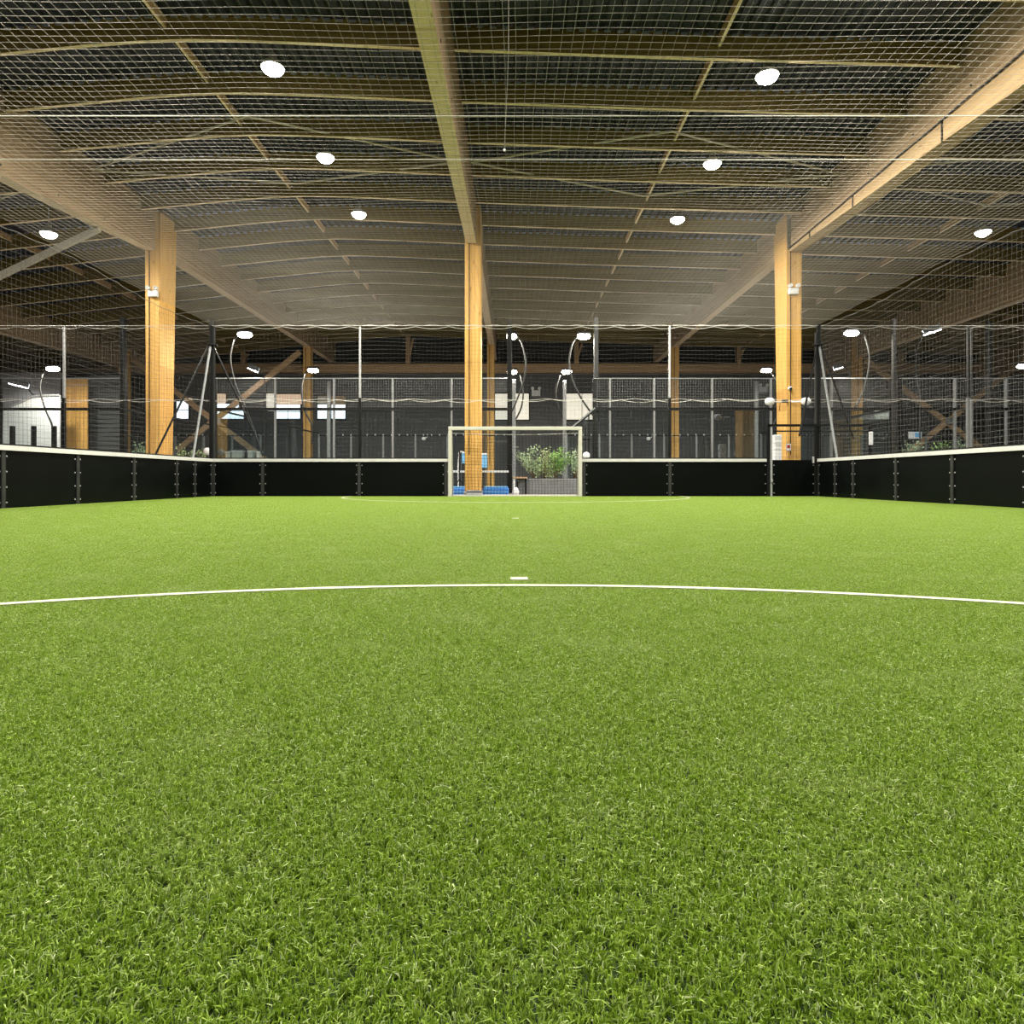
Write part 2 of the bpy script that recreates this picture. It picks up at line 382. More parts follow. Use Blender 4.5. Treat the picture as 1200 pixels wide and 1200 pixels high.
beam(8.85, [21.5, 30, 42.5], [7.30, 7.30, 7.30], 'far roof beam behind the right yellow column')
beam(-21.9, [20, 30, 42.5], [6.20, 6.20, 6.20], 'roof beam low at the far left above the grey wall')
beam(19.1, [15, 30, 42.5], [6.72, 6.72, 6.72], 'roof beam at the far right above the second pitch')
beam(29.3, [28, 42.5], [6.35, 6.35], 'roof beam beyond the far right lamp')

# ---- walls
def wall_back():
    mb = MB()
    mb.box(-34, 34, 42.5, 42.9, -0.035, 7.2)
    o = tag(mb.build('wall_back', M['lowwall'], origin=(0, 42.5, 0)), kind='structure')
    up = MB(); z = 7.2
    while z < 9.9: up.add([(-34, 42.5, z), (34, 42.5, z), (34, 42.44, z + 0.09), (-34, 42.44, z + 0.09), (34, 42.5, z + 0.13), (-34, 42.5, z + 0.13)], [(0, 1, 2, 3), (3, 2, 4, 5)]); z += 0.13
    u = up.build('upper_cladding', M['upwall'], o); u['kind'] = 'stuff'
    rb_ = MB()
    for i in range(240):
        xx = -34 + i * 0.285
        if (-1.3 < xx < 1.1) or (3.05 < xx < 5.5) or (-16.4 < xx < -10.6): continue
        rb_.box(xx, xx + 0.05, 42.47, 42.5, 0, 7.0)
    r_ = rb_.build('cladding_ribs', M['lowwall'], o); r_['kind'] = 'stuff'
    return o
WB = wall_back()
tag(MB().box(-34.3, -34, -6, 42.9, -0.035, 9).build('wall_left', M['greywall']), kind='structure')
tag(MB().box(34, 34.3, -6, 42.9, -0.035, 10).build('wall_right', M['upwall']), kind='structure')
# timber rail high on the back wall with studs and raking struts above
t1 = tag(MB().bev(-34, 34, 42.05, 42.42, 7.15, 7.72, 0.01).build('trim_1', M['brace'], origin=(0, 42.2, 7.15)), kind='structure')
for xs_ in (-27, -17.0, -6.7, 3.85, 14.0, 24.2):
    MB().box(xs_ - 0.13, xs_ + 0.13, 42.1, 42.4, 7.72, under(xs_) + 0.3).build('stud', M['brace'], t1)
    MB().bar((xs_ + 0.1, 42.2, 8.2), (xs_ + 0.35, 42.2, under(xs_) + 0.2), 0.12, 0.12, (0, 1, 0)).build('strut', M['brace'], t1)

# lit windows on the back wall
def window(name, x0, x1, y0, y1, mat, cols_, rows_):
    a = px(x0, y1, 42.4); b = px(x1, y0, 42.4)
    o = tag(MB().box(a.x - 0.06, b.x + 0.06, 42.40, 42.49, a.z - 0.06, b.z + 0.06).build(name, M['black']), kind='structure')
    w_ = (b.x - a.x) / cols_; h_ = (b.z - a.z) / rows_
    for i in range(cols_):
        for j in range(rows_):
            MB().box(a.x + i * w_ + 0.02, a.x + (i + 1) * w_ - 0.02, 42.36, 42.40, a.z + j * h_ + 0.02, a.z + (j + 1) * h_ - 0.02).build('pane', mat, o)
    return o
window('window_1', 580, 620, 461, 492, M['winlit'], 2, 1)
window('window_2', 663, 701, 461, 492, M['winlit'], 2, 1)
window('window_3', 372, 405, 474, 491, M['winblue'], 2, 1)
window('window_4', 323, 352, 474, 491, M['winblue'], 2, 2)
window('window_5', 254, 286, 473, 491, M['winblue'], 2, 2)
window('window_6', 207, 221, 470, 491, M['winblue'], 1, 2)

# louvred shutter left of the mast
a = px(279, 478, 42.2); b = px(312, 440, 42.2)
sh = thing('roller_shutter', 'grey louvred shutter high on the dark back wall behind the left cross brace', 'shutter', (a.x, 42.2, a.z))
MB().box(a.x, b.x, 42.3, 42.4, a.z, b.z).build('backing', M['black'], sh)
nsl = 9
for i in range(nsl):
    z0 = a.z + (b.z - a.z) * i / nsl
    MB().add([(a.x, 42.2, z0), (b.x, 42.2, z0), (b.x, 42.3, z0 + 0.17), (a.x, 42.3, z0 + 0.17)], [(0, 1, 2, 3)]).build('slat', M['greypost'], sh)

# timber stacks / shelf goods above the office windows; light on some put in as glow
k = 0
for (xa, xb, ya, yb, mat) in ((323, 352, 461, 473, 'boxglow'), (372, 384, 463, 473, 'rope'), (386, 404, 463, 473, 'brace'), (312, 322, 460, 481, 'winlit'), (252, 262, 460, 472, 'boxglow'), (215, 222, 465, 470, 'boxglow')):
    a = px(xa, yb, 42.0); b = px(xb, ya, 42.0)
    lab = ['warm lit box on the ledge above the middle office window', 'pale box on the ledge above the office window right of the slim column', 'timber box on the ledge beside the pale box', 'cream lit tall box beside the middle office window', 'warm lit box above the office window by the corner mast', 'small warm lit box above the window beside the left yellow column'][k]; k += 1
    bx_ = thing('ledge_box', lab, 'box', ((a.x + b.x) / 2, 42.2, a.z))
    MB().bev(a.x, b.x, 42.02, 42.34, a.z, b.z - 0.06, 0.02).build('carton', M[mat], bx_)
    MB().box(a.x - 0.02, b.x + 0.02, 42.0, 42.36, b.z - 0.06, b.z).build('lid', M['stem'], bx_)

# ---- X braces between far columns
def xbrace(xa, xb, label):
    o = thing('cross_brace', label, 'brace', ((xa + xb) / 2, C2 + 0.2, 0), group='timber cross braces')
    z0, z1 = 0.08, 7.6
    for xf in (xa + 0.25, xb - 0.25): MB().bev(xf - 0.25, xf + 0.25, C2 + 0.0, C2 + 0.42, -0.034, 0.12, 0.01).build('foot_plate', M['galv'], o)
    MB().bar((xa + 0.25, C2 + 0.12, z0), (xb - 0.25, C2 + 0.12, z1), 0.28, 0.16, (0, 1, 0)).build('diagonal', M['brace'], o)
    MB().bar((xb - 0.25, C2 + 0.30, z0), (xa + 0.25, C2 + 0.30, z1 - 0.4), 0.28, 0.16, (0, 1, 0)).build('diagonal', M['brace'], o)
    xm = (xa + xb) / 2; zm = (z0 + z1) / 2 - 0.1
    MB().box(xm - 0.3, xm + 0.3, C2 + 0.0, C2 + 0.03, zm - 0.18, zm + 0.18).build('gusset_plate', M['galv'], o)
xbrace(-21.6, -11.7, 'crossed timber braces left of centre behind the corner mast')
xbrace(19.3, 29.1, 'crossed timber braces on the right above the side barrier')
# knee struts of the neighbouring left bay
o = thing('knee_strut', 'grey steel strut slanting down from the left near roof beam', 'strut', (-11.9, 18.6, 7.4))
MB().bar(px(116, 268, 18.9), px(-60, 352, 19.3), 0.12, 0.16).build('strut_bar', M['bridging'], o)
MB().box(-11.84, -11.80, 18.75, 19.05, 7.5, 7.75).build('end_plate', M['galv'], o)

# ---- left background: grey wall, white slanted sheet, timber panel, slatted dark wall
gw = tag(MB().box(px(-260, 0, 34).x, px(70, 0, 34).x, 34, 34.2, -0.03, 5.9).build('wall_inner', M['greywall']), kind='structure')
Yt = 29.0
pts = [px(-120, 530, Yt), px(-120, 497, Yt), px(0, 482, Yt), px(17, 475, Yt), px(42, 464, Yt), px(70, 463, Yt), px(70, 545, Yt), px(-120, 560, Yt)]
pts = [(p.x, max(p.z, 0.0)) for p in pts]; n = len(pts)
t = thing('white_shelter', 'white sheeted shelter with a sloping roof at the far left', 'shelter', (pts[4][0], Yt + 1, 0))
MB().add([(a, Yt, b) for a, b in pts] + [(a, Yt + 0.3, b) for a, b in pts], [tuple(range(n)), tuple(range(2 * n - 1, n - 1, -1))] + [(i, (i + 1) % n, n + (i + 1) % n, n + i) for i in range(n)]).build('sheet', M['whitetarp'], t)
MB().tube([(a, Yt - 0.03, b) for a, b in pts[1:6]], 0.04, 6).build('edge_tube', M['galv'], t)
for q in (-100, 13, 38, 62):
    a = px(q, 522, 26)
    tag(MB().bev(a.x - 0.07, a.x + 0.07, 26, 26.14, -0.035, px(0, 499, 26).z, 0.01).build('bollard', M['black']), 'black square post before the white shelter, %s' % {-100: 'out at the left end', 13: 'first from the left edge', 38: 'the middle one', 62: 'at the foot of the bowed lamp pole'}[q], 'post', 'black posts before the white shelter')
a0 = px(76, 0, 31).x; a1 = px(102.5, 0, 31).x; zt = px(0, 444, 31).z
t = thing('timber_screen', 'tall orange timber board screen standing before the far left wall', 'screen', ((a0 + a1) / 2, 31, 0))
nb = 6
for i in range(nb):
    xx = a0 + (a1 - a0) * i / nb
    MB().box(xx + 0.006, xx + (a1 - a0) / nb - 0.006, 31 + 0.01 * (i % 2), 31.06, 0, zt).build('plank', M['column'], t)
MB().box(a0, a1, 30.95, 31.0, zt - 0.35, zt - 0.25).build('batten', M['brace'], t)
a0 = px(103.5, 0, 32).x; a1 = px(146, 0, 32).x; zt = px(0, 436, 32).z
t = thing('slatted_wall', 'dark horizontally slatted wall beside the orange timber screen', 'partition', ((a0 + a1) / 2, 32, 0))
MB().box(a0, a1, 32.06, 32.2, 0, zt).build('backing', M['upwall'], t)
z = 0.0
while z < zt - 0.2:
    MB().box(a0, a1, 32.0, 32.05, z + 0.02, z + 0.19).build('slat', M['lowwall'], t); z += 0.21

# ================================================================== TURF
PXW = 9.2; YN, YF = -3.0, 20.5
TILE = 0.5
def turf_material():
    m, nt, b = newmat('turf_blades'); b.inputs['Roughness'].default_value = 0.42; b.inputs['Specular IOR Level'].default_value = 0.45
    at = N(nt, 'ShaderNodeAttribute', attribute_name='shade')
    r = N(nt, 'ShaderNodeValToRGB'); e = r.color_ramp.elements
    e[0].position = 0.0; e[0].color = (0.075, 0.145, 0.010, 1); e[1].position = 1.0; e[1].color = (0.74, 0.82, 0.48, 1)
    e2 = e.new(0.5); e2.color = (0.24, 0.38, 0.024, 1); e3 = e.new(0.84); e3.color = (0.40, 0.55, 0.085, 1)
    nt.links.new(at.outputs['Fac'], r.inputs['Fac'])
    ge = N(nt, 'ShaderNodeNewGeometry')
    nz = N(nt, 'ShaderNodeTexNoise'); nz.inputs['Scale'].default_value = 2.6; nz.inputs['Detail'].default_value = 5; nz.inputs['Roughness'].default_value = 0.65
    nt.links.new(ge.outputs['Position'], nz.inputs['Vector'])
    mr = N(nt, 'ShaderNodeMapRange'); mr.inputs['From Min'].default_value = 0.52; mr.inputs['From Max'].default_value = 0.75; mr.inputs['To Max'].default_value = 0.45
    nt.links.new(nz.outputs['Fac'], mr.inputs['Value'])
    mx = N(nt, 'ShaderNodeMix', data_type='RGBA'); mx.inputs['B'].default_value = (0.42, 0.52, 0.18, 1)  # pale patches: sheen of flattened blades mixed into the colour
    nt.links.new(mr.outputs['Result'], mx.inputs['Factor']); nt.links.new(r.outputs['Color'], mx.inputs['A'])
    nt.links.new(mx.outputs['Result'], b.inputs['Base Color'])
    tl = N(nt, 'ShaderNodeBsdfTranslucent'); nt.links.new(mx.outputs['Result'], tl.inputs['Color'])
    ms = N(nt, 'ShaderNodeMixShader'); ms.inputs[0].default_value = 0.3
    nt.links.new(b.outputs[0], ms.inputs[1]); nt.links.new(tl.outputs[0], ms.inputs[2]); nt.links.new(ms.outputs[0], nt.nodes['Material Output'].inputs[0])
    return m
M['turf'] = turf_material()
def white_yarn():
    m, nt, b = newmat('white_yarn'); b.inputs['Roughness'].default_value = 0.5
    at = N(nt, 'ShaderNodeAttribute', attribute_name='shade'); r = N(nt, 'ShaderNodeValToRGB')
    r.color_ramp.elements[0].color = (0.46, 0.48, 0.33, 1); r.color_ramp.elements[1].color = (0.62, 0.64, 0.48, 1)
    nt.links.new(at.outputs['Fac'], r.inputs['Fac']); nt.links.new(r.outputs['Color'], b.inputs['Base Color']); return m
M['yarn'] = white_yarn()
def blades(name, base, hmin, hmax, wid, lean, mat, zbase=-0.028):
    """base: (n,2) array of blade roots"""
    n = len(base)
    th = rng.uniform(0, 2 * PI, n); h = rng.uniform(hmin, hmax, n); le = np.abs(rng.normal(0, lean, n)) + 0.15 * lean; la = rng.uniform(0, 2 * PI, n)
    w = wid * rng.uniform(0.7, 1.25, n)
    d = np.stack([np.cos(la), np.sin(la)], 1); s = np.stack([np.cos(th), np.sin(th)], 1) * (w / 2)[:, None]
    curl = rng.uniform(0.55, 1.0, n)
    V = np.zeros((n, 5, 3)); V[:, 0, :2] = base - s; V[:, 1, :2] = base + s
    mid = base + d * (le * 0.35)[:, None] + rng.normal(0, lean * 0.2, base.shape); V[:, 2, :2] = mid + s; V[:, 3, :2] = mid - s; V[:, 4, :2] = base + d * le[:, None] + rng.normal(0, lean * 0.35, base.shape)
    V[:, 0:2, 2] = zbase; V[:, 2:4, 2] = (zbase + h * 0.72)[:, None] + rng.normal(0, 0.0008, (n, 2)); V[:, 4, 2] = zbase + h * curl
    me = bpy.data.meshes.new(name); me.vertices.add(5 * n); me.vertices.foreach_set('co', V.astype(np.float32).ravel())
    k = np.arange(n)[:, None] * 5
    li = np.concatenate([k + [0, 1, 2, 3], k + [3, 2, 4]], 1).astype(np.int32)     # 7 loops a blade
    me.loops.add(7 * n); me.loops.foreach_set('vertex_index', li.ravel())
    me.polygons.add(2 * n); st = (np.arange(n)[:, None] * 7 + [0, 4]).astype(np.int32); me.polygons.foreach_set('loop_start', st.ravel())
    sh_ = np.repeat(rng.beta(1.6, 1.6, n), 5).astype(np.float32)
    at = me.attributes.new('shade', 'FLOAT', 'POINT'); at.data.foreach_set('value', sh_)
    me.materials.append(mat); me.update(); me.validate()
    return me
g = 50; gx, gy = np.meshgrid((np.arange(g) + 0.5) / g * TILE - TILE / 2, (np.arange(g) + 0.5) / g * TILE - TILE / 2)
roots = np.stack([gx.ravel(), gy.ravel()], 1)
roots = np.repeat(roots + rng.normal(0, 0.0035, roots.shape), 12, 0); roots += rng.normal(0, 0.0034, roots.shape)
tme = blades('turf', roots, 0.009, 0.021, 0.0016, 0.0082, M['turf'], -0.018)
turf = bpy.data.objects.new('turf', tme); link(turf)
tag(turf, 'bright green artificial grass covering the whole football pitch', 'turf', kind='stuff')
ng = bpy.data.node_groups.new('turf_tiles', 'GeometryNodeTree')
ng.interface.new_socket('Geometry', in_out='INPUT', socket_type='NodeSocketGeometry'); ng.interface.new_socket('Geometry', in_out='OUTPUT', socket_type='NodeSocketGeometry')
gi = ng.nodes.new('NodeGroupInput'); go = ng.nodes.new('NodeGroupOutput')
gr = ng.nodes.new('GeometryNodeMeshGrid')
nx, ny = int(round(2 * PXW / TILE)), int(round((YF - YN) / TILE))
tilx = 2 * PXW / nx
gr.inputs['Size X'].default_value = tilx * (nx - 1); gr.inputs['Size Y'].default_value = TILE * (ny - 1)
gr.inputs['Vertices X'].default_value = nx; gr.inputs['Vertices Y'].default_value = ny
tr = ng.nodes.new('GeometryNodeTransform'); tr.inputs['Translation'].default_value = (0, (YN + YF) / 2, 0)
iop = ng.nodes.new('GeometryNodeInstanceOnPoints')
rv = ng.nodes.new('FunctionNodeRandomValue'); rv.data_type = 'INT'
[s for s in rv.inputs if s.name == 'Max' and s.type == 'INT'][0].default_value = 3
mu = ng.nodes.new('ShaderNodeMath'); mu.operation = 'MULTIPLY'; mu.inputs[1].default_value = PI / 2
cx = ng.nodes.new('ShaderNodeCombineXYZ')
ng.links.new(gr.outputs[0], tr.inputs[0]); ng.links.new(tr.outputs[0], iop.inputs['Points']); ng.links.new(gi.outputs[0], iop.inputs['Instance'])
ng.links.new([s for s in rv.outputs if s.type == 'INT'][0], mu.inputs[0]); ng.links.new(mu.outputs[0], cx.inputs['Z']); ng.links.new(cx.outputs[0], iop.inputs['Rotation'])
ng.links.new(iop.outputs[0], go.inputs[0])
md = turf.modifiers.new('tiles', 'NODES'); md.node_group = ng
tag(MB().box(-PXW - 0.02, PXW + 0.02, YN, YF + 0.02, -0.034, -0.017).build('turf_backing', M['infill']), 'dark green backing mat with infill under the blades of the grass pitch', 'mat')

# white markings: tufts of white yarn on a woven strip
def marking(name, label, pts_fn, nb_, width, strip, lo=0.014, hi=0.019, bw=0.004, zb_=-0.012):
    o = thing(name, label, 'line marking', (strip[len(strip) // 2][0], strip[len(strip) // 2][1], -0.01))
    base = pts_fn(nb_)
    me = blades('white_tufts', base - np.array([o.location.x, o.location.y]), lo, hi, bw, 0.006, M['yarn'], zb_)
    t_ = link(bpy.data.objects.new('white_tufts', me), o); t_['kind'] = 'stuff'
    v = []; f = []
    for i, p in enumerate(strip):
        q = strip[min(i + 1, len(strip) - 1)]; r0 = strip[max(i - 1, 0)]
        d = Vector((q[0] - r0[0], q[1] - r0[1], 0)).normalized(); nn = Vector((-d.y, d.x, 0)) * width / 2
        for sgn, z in ((1, -0.016), (1, -0.001), (-1, -0.001), (-1, -0.016)): v.append((p[0] + sgn * nn.x, p[1] + sgn * nn.y, z))
    for i in range(len(strip) - 1):
        for k in range(4): j = (k + 1) % 4; f.append((4 * i + k, 4 * i + j, 4 * i + 4 + j, 4 * i + 4 + k))
    MB().add(v, f).build('white_strip', M['yarn'], o)
    return o
def arc_pts(cx_, cy_, R, a0, a1, wd):
    def fn(n):
        a = rng.uniform(a0, a1, n); r = R + rng.uniform(-wd / 2, wd / 2, n); return np.stack([cx_ + r * np.cos(a), cy_ + r * np.sin(a)], 1)
    return fn
def arc_strip(cx_, cy_, R, a0, a1, n=90): return [(cx_ + R * math.cos(a0 + (a1 - a0) * i / n), cy_ + R * math.sin(a0 + (a1 - a0) * i / n)) for i in range(n + 1)]
NC, R5 = -1.63, 5.0
a_, b_ = math.radians(18), math.radians(162)
marking('arc_marking', 'long white curved line crossing the grass near the camera', arc_pts(0, NC, R5, a_, b_, 0.06), 60000, 0.055, arc_strip(0, NC, R5, a_, b_))
a_, b_ = math.radians(180 - 4), math.radians(360 + 4)
marking('arc_marking', 'thin white penalty area curve in front of the far goal', arc_pts(0.02, 20.1, R5, a_, b_, 0.07), 26000, 0.065, arc_strip(0.02, 20.1, R5, a_, b_), 0.020, 0.028, 0.010, -0.010)
def disc_pts(cx_, cy_, R):
    def fn(n):
        a = rng.uniform(0, 2 * PI, n); r = R * np.sqrt(rng.uniform(0, 1, n)); return np.stack([cx_ + r * np.cos(a), cy_ + r * np.sin(a)], 1)
    return fn
for (cx_, cy_, lab) in ((0.022, 3.60, 'white spot on the grass just beyond the near curved line'), (0.01, 9.1, 'small white centre spot half-way to the far goal')):
    marking('spot_marking', lab, disc_pts(cx_, cy_, 0.06), 2500, 0.09, [(cx_ - 0.045, cy_), (cx_, cy_), (cx_ + 0.045, cy_)])

# ================================================================== BARRIERS
BH = 1.045; RT = 1.135
def bolts_for(mb, p, q, side, normal_axis, nrm):
    pass
def barrier(name, label, P, Q, cuts, group='pitch barriers', thick=0.05, bolts=True, inward=(0, -1)):
    """P->Q straight run; cuts = list of fractions where posts stand"""
    P = Vector((P[0], P[1], 0)); Q = Vector((Q[0], Q[1], 0)); d = (Q - P); L = d.length; d.normalize(); nn = Vector((inward[0], inward[1], 0))
    o = thing(name, label, 'barrier', (P + Q) / 2, group=group)
    def obox(mb, s0, s1, t0, t1, z0, z1):
        c = [P + d * s0 - nn * t0, P + d * s1 - nn * t0, P + d * s1 - nn * t1, P + d * s0 - nn * t1]
        mb.add([(a.x, a.y, z0) for a in c] + [(a.x, a.y, z1) for a in c], [(0, 3, 2, 1), (4, 5, 6, 7), (0, 1, 5, 4), (1, 2, 6, 5), (2, 3, 7, 6), (3, 0, 4, 7)])
    for a, b in zip(cuts[:-1], cuts[1:]):
        mb = MB(); obox(mb, a + 0.035, b - 0.035, 0.02, 0.05, -0.02, BH); mb.build('panel', M['panel'], o)
    mb = MB(); obox(mb, 0, L, -0.035, 0.07, BH, RT); mb.build('top_rail', M['railwhite'], o)
    mb = MB(); obox(mb, 0, L, 0.07, 0.09, BH + 0.02, RT + 0.035); mb.build('rail_lip', M['black'], o)
    for s in cuts:
        mb = MB(); obox(mb, s - 0.045, s + 0.045, -0.005, 0.12, -0.03, BH - 0.002); pst = mb.build('post', M['postgrey'], o)
        bb = MB()
        for sg in (-1, 1):
            for z in (0.10, 0.38, 0.66, 0.94):
                c = P + d * (s + sg * 0.085) - nn * 0.015
                r = 0.013
                bb.add([c + Vector((0, 0, z - r)) - d * r, c + Vector((0, 0, z - r)) + d * r, c + Vector((0, 0, z + r)) + d * r, c + Vector((0, 0, z + r)) - d * r] +
                       [p_ + nn * 0.012 for p_ in (c + Vector((0, 0, z - r)) - d * r * .6, c + Vector((0, 0, z - r)) + d * r * .6, c + Vector((0, 0, z + r * .6)) + d * r * .6, c + Vector((0, 0, z + r * .6)) - d * r * .6)],
                       [(4, 5, 6, 7), (0, 1, 5, 4), (1, 2, 6, 5), (2, 3, 7, 6), (3, 0, 4, 7)])
        bo = bb.build('bolts', M['bolt'], o); bo['kind'] = 'stuff'
    return o
ys_side = [20.5, 19.4, 18.36, 16.3, 14.2, 12.13, 10.05, 7.98, 5.9, 3.8, 1.7, -0.4, -2.5]
cuts = [20.5 - y_ for y_ in ys_side]
barrier('pitch_barrier', 'long black barrier with white top rail along the left side of the pitch', (-PXW, 20.5), (-PXW, -2.5), cuts, inward=(1, 0))
barrier('pitch_barrier', 'long black barrier with white top rail along the right side of the pitch', (PXW, 20.5), (PXW, -2.5), cuts, inward=(-1, 0))
X = lambda p: (p - HX) / 38.5
barrier('pitch_barrier', 'black barrier with white top rail left of the goal', (-PXW, 20.5), (X(525), 20.5), [0.0, X(308) + PXW, X(421) + PXW, X(525) + PXW - 0.06], inward=(0, -1))
barrier('pitch_barrier', 'black barrier with white top rail between the goal and the gate', (X(682), 20.5), (X(902), 20.5), [0.06, X(785) - X(682), X(902) - X(682) - 0.05], inward=(0, -1))

# gate
gx0, gx1 = X(902), X(957)
t = thing('pitch_gate', 'black gate with solid lower panel at the right end of the far barrier', 'gate', ((gx0 + gx1) / 2, 20.5, 0))
gh = CAMH + (561 - 500) / 38.5
MB().box(gx0, gx0 + 0.06, 20.46, 20.54, -0.03, gh).build('frame_post', M['galv'], t)['label'] = 'light grey hinge post of the gate'
MB().box(gx1 - 0.07, gx1, 20.46, 20.54, -0.03, gh).build('frame_post', M['black'], t)
MB().box(gx0 - 0.08, X(1025), 20.44, 20.52, gh, gh + 0.07).build('head_rail', M['black'], t)
MB().box(gx0 + 0.1, X(1018), 20.5, 20.53, gh - 0.16, gh - 0.12).build('head_rail', M['black'], t)
MB().box(gx0 + 0.075, gx1 - 0.085, 20.48, 20.52, 0.0, 1.1).build('door_panel', M['panel'], t)
MB().box(gx0 - 0.11, gx0 - 0.02, 20.44, 20.56, -0.03, gh + 0.05).build('frame_post', M['black'], t)
MB().box(X(1018), X(1021), 20.5, 20.55, 1.0, gh).build('frame_post', M['black'], t)
bb = MB()
for xx in (gx0 + 0.11, gx1 - 0.12, gx0 - 0.15):
    for z in (0.10, 0.38, 0.66, 0.94): bb.box(xx - 0.012, xx + 0.012, 20.462, 20.48, z - 0.012, z + 0.012)
bb.build('bolts', M['bolt'], t)['kind'] = 'stuff'
MB().tube([(gx0 + 0.03, 20.42, 0.42), (gx0 + 0.03, 20.42, 0.52)], 0.035, 8).build('hinge', M['galv'], t)
MB().bev(gx1 - 0.16, gx1 - 0.12, 20.40, 20.47, 1.0, 1.2, 0.005).build('latch', M['bolt'], t)
lines_mesh('gate_mesh', [[(x_, 20.5, 1.1), (x_, 20.5, gh)] for x_ in np.arange(gx0 + 0.1, gx1 - 0.05, 0.1)] + [[(gx0 + 0.06, 20.5, z_), (gx1 - 0.06, 20.5, z_)] for z_ in np.arange(1.2, gh, 0.2)], 0.003, M['netdark'], t)
tag(MB().bev(X(1016), X(1020), 20.35, 20.43, 1.55, 1.95, 0.01).build('lock_box', M['white']), 'small white box fixed to the frame right of the gate', 'box')

# ================================================================== GOAL
g0, g1 = X(526) + 0.05, X(681.5) - 0.05; gt = CAMH + (561 - 504.5) / 38.5
t = thing('football_goal', 'white framed football goal with a dark net set in the far barrier', 'goal', ((g0 + g1) / 2, 20.45, 0))
for xx in (g0, g1): MB().bev(xx - 0.055, xx + 0.055, 20.38, 20.49, -0.03, gt, 0.012).build('goal_post', M['goal'], t)
MB().bev(g0 - 0.055, g1 + 0.055, 20.38, 20.49, gt, gt + 0.11, 0.012).build('crossbar', M['goal'], t)
for xx in (g0, g1):
    MB().tube([(xx, 20.5, gt - 0.05), (xx, 20.9, gt - 0.15), (xx, 21.35, 0.0)], 0.022, 6).build('back_stay', M['goal'], t)
MB().tube([(g0, 21.35, 0.0), (g1, 21.35, 0.0)], 0.03, 6).build('ground_bar', M['goal'], t)
MB().box(g0, g1, 20.47, 20.53, -0.03, 0.03).build('threshold', M['goal'], t)
L_ = []
def gy_(z): return 20.5 + 0.42 + 0.40 * (1 - z / gt) if z < gt - 0.15 else 20.5 + 0.42
for x_ in np.arange(g0, g1 + 0.01, 0.1):
    L_.append([(x_, 20.5, gt), (x_, 20.9, gt - 0.15)] + [(x_ + 0.01 * math.sin(z_ * 9 + x_), 20.9 + 0.42 * (gt - 0.15 - z_) / gt, z_) for z_ in np.linspace(gt - 0.3, 0.0, 8)])
for z_ in np.arange(0.06, gt - 0.15, 0.1):
    Yz = 20.9 + 0.42 * (gt - 0.15 - z_) / gt
    L_.append([(x_, Yz + 0.015 * math.sin(x_ * 5 + z_ * 7), z_ + 0.012 * math.sin(x_ * 4 + z_)) for x_ in np.linspace(g0, g1, 24)])
    for xx in (g0, g1): L_.append([(xx, 20.5, z_), (xx, Yz, z_)])
for k_ in range(1, 4): L_.append([(g0, 20.5 + 0.1 * k_, gt - 0.04 * k_), (g1, 20.5 + 0.1 * k_, gt - 0.04 * k_)])
lines_mesh('goal_net', L_, 0.005, M['black'], t)
lines_mesh('net_cord', [[(x_, 20.6, gt - 0.07 - 0.05 * (1 - ((x_ - (g0 + g1) / 2) / 2) ** 2)) for x_ in np.linspace(g0, g1, 20)]], 0.008, M['rope'], t)

# ================================================================== NET POSTS, MASTS, NETS
NT = 5.18
def net_post(x, Y, ztop, label, r=0.04, z0=None, wm='black'):
    o = thing('net_post', label, 'post', (x, Y, 0), group='net posts')
    MB().bev(x - r, x + r, Y - 0.02, Y + 0.07, -0.03 if z0 is None else z0, 3.0, 0.008).build('lower_tube', M[wm], o)
    MB().bev(x - r * 0.75, x + r * 0.75, Y - 0.01, Y + 0.06, 3.0, ztop, 0.008).build('upper_tube', M['galv'] if wm == 'black' else M['postgrey'], o)
    MB().tube([(x, Y - 0.05, ztop - 0.04), (x, Y + 0.08, ztop - 0.04)], 0.012, 6).build('eye_bolt', M['bolt'], o)
    return o
net_post(X(421), 20.6, NT, 'tall slim net post left of the goal')
net_post(X(785.5), 20.6, NT, 'tall slim net post right of the goal')
net_post(X(72.5), 20.6, NT, 'tall slim net post on the neighbouring left pitch', wm='black')
net_post(X(1137), 20.6, NT, 'tall grey net post on the neighbouring right pitch', wm='greypost')
net_post(X(1149), 20.9, NT + 0.05, 'thin grey post just right of the neighbouring right net post', r=0.03, wm='greypost')
def mast(x, label, s, ztop):
    o = thing('corner_mast', label, 'mast', (x, 20.55, 0), group='corner masts')
    MB().bev(x - 0.055, x + 0.055, 20.5, 20.61, -0.03, ztop, 0.01).build('mast_tube', M['black'], o)
    MB().bev(x - 0.09 * s - 0.03, x - 0.09 * s + 0.03, 20.5, 20.56, -0.03, ztop - 0.25, 0.008).build('mast_tube', M['postgrey'], o)
    zc = CAMH + (561 - 404) / 38.5
    MB().lathe((x - 0.03 * s, 20.53, zc - 0.04), [(0.13, 0), (0.15, 0.02), (0.15, 0.06), (0.13, 0.08)], 12).build('collar', M['black'], o)
    # stays: one along the end line, one along the side line, one outward
    MB().tube([(x - 0.05, 20.5, zc), (x - 1.15, 19.2 if s > 0 else 19.3, 1.75 if s > 0 else 1.0)], 0.03, 6).build('stay', M['black'], o)
    MB().tube([(x, 20.5, zc), (x + 0.0 * s, 19.35, 1.1)], 0.035, 6).build('stay', M['greypost'], o)['label'] = 'grey stay running forward to the side barrier'
    MB().tube([(x + 0.05, 20.5, zc), (x + (1.15 if s > 0 else 1.22), 20.7, 1.75 if s > 0 else 2.0)], 0.03, 6).build('stay', M['black'], o)
    return o
mast(-PXW - 0.05, 'black corner mast with three stays at the left end of the far barrier', -1, CAMH + (561 - 373) / 38.5)
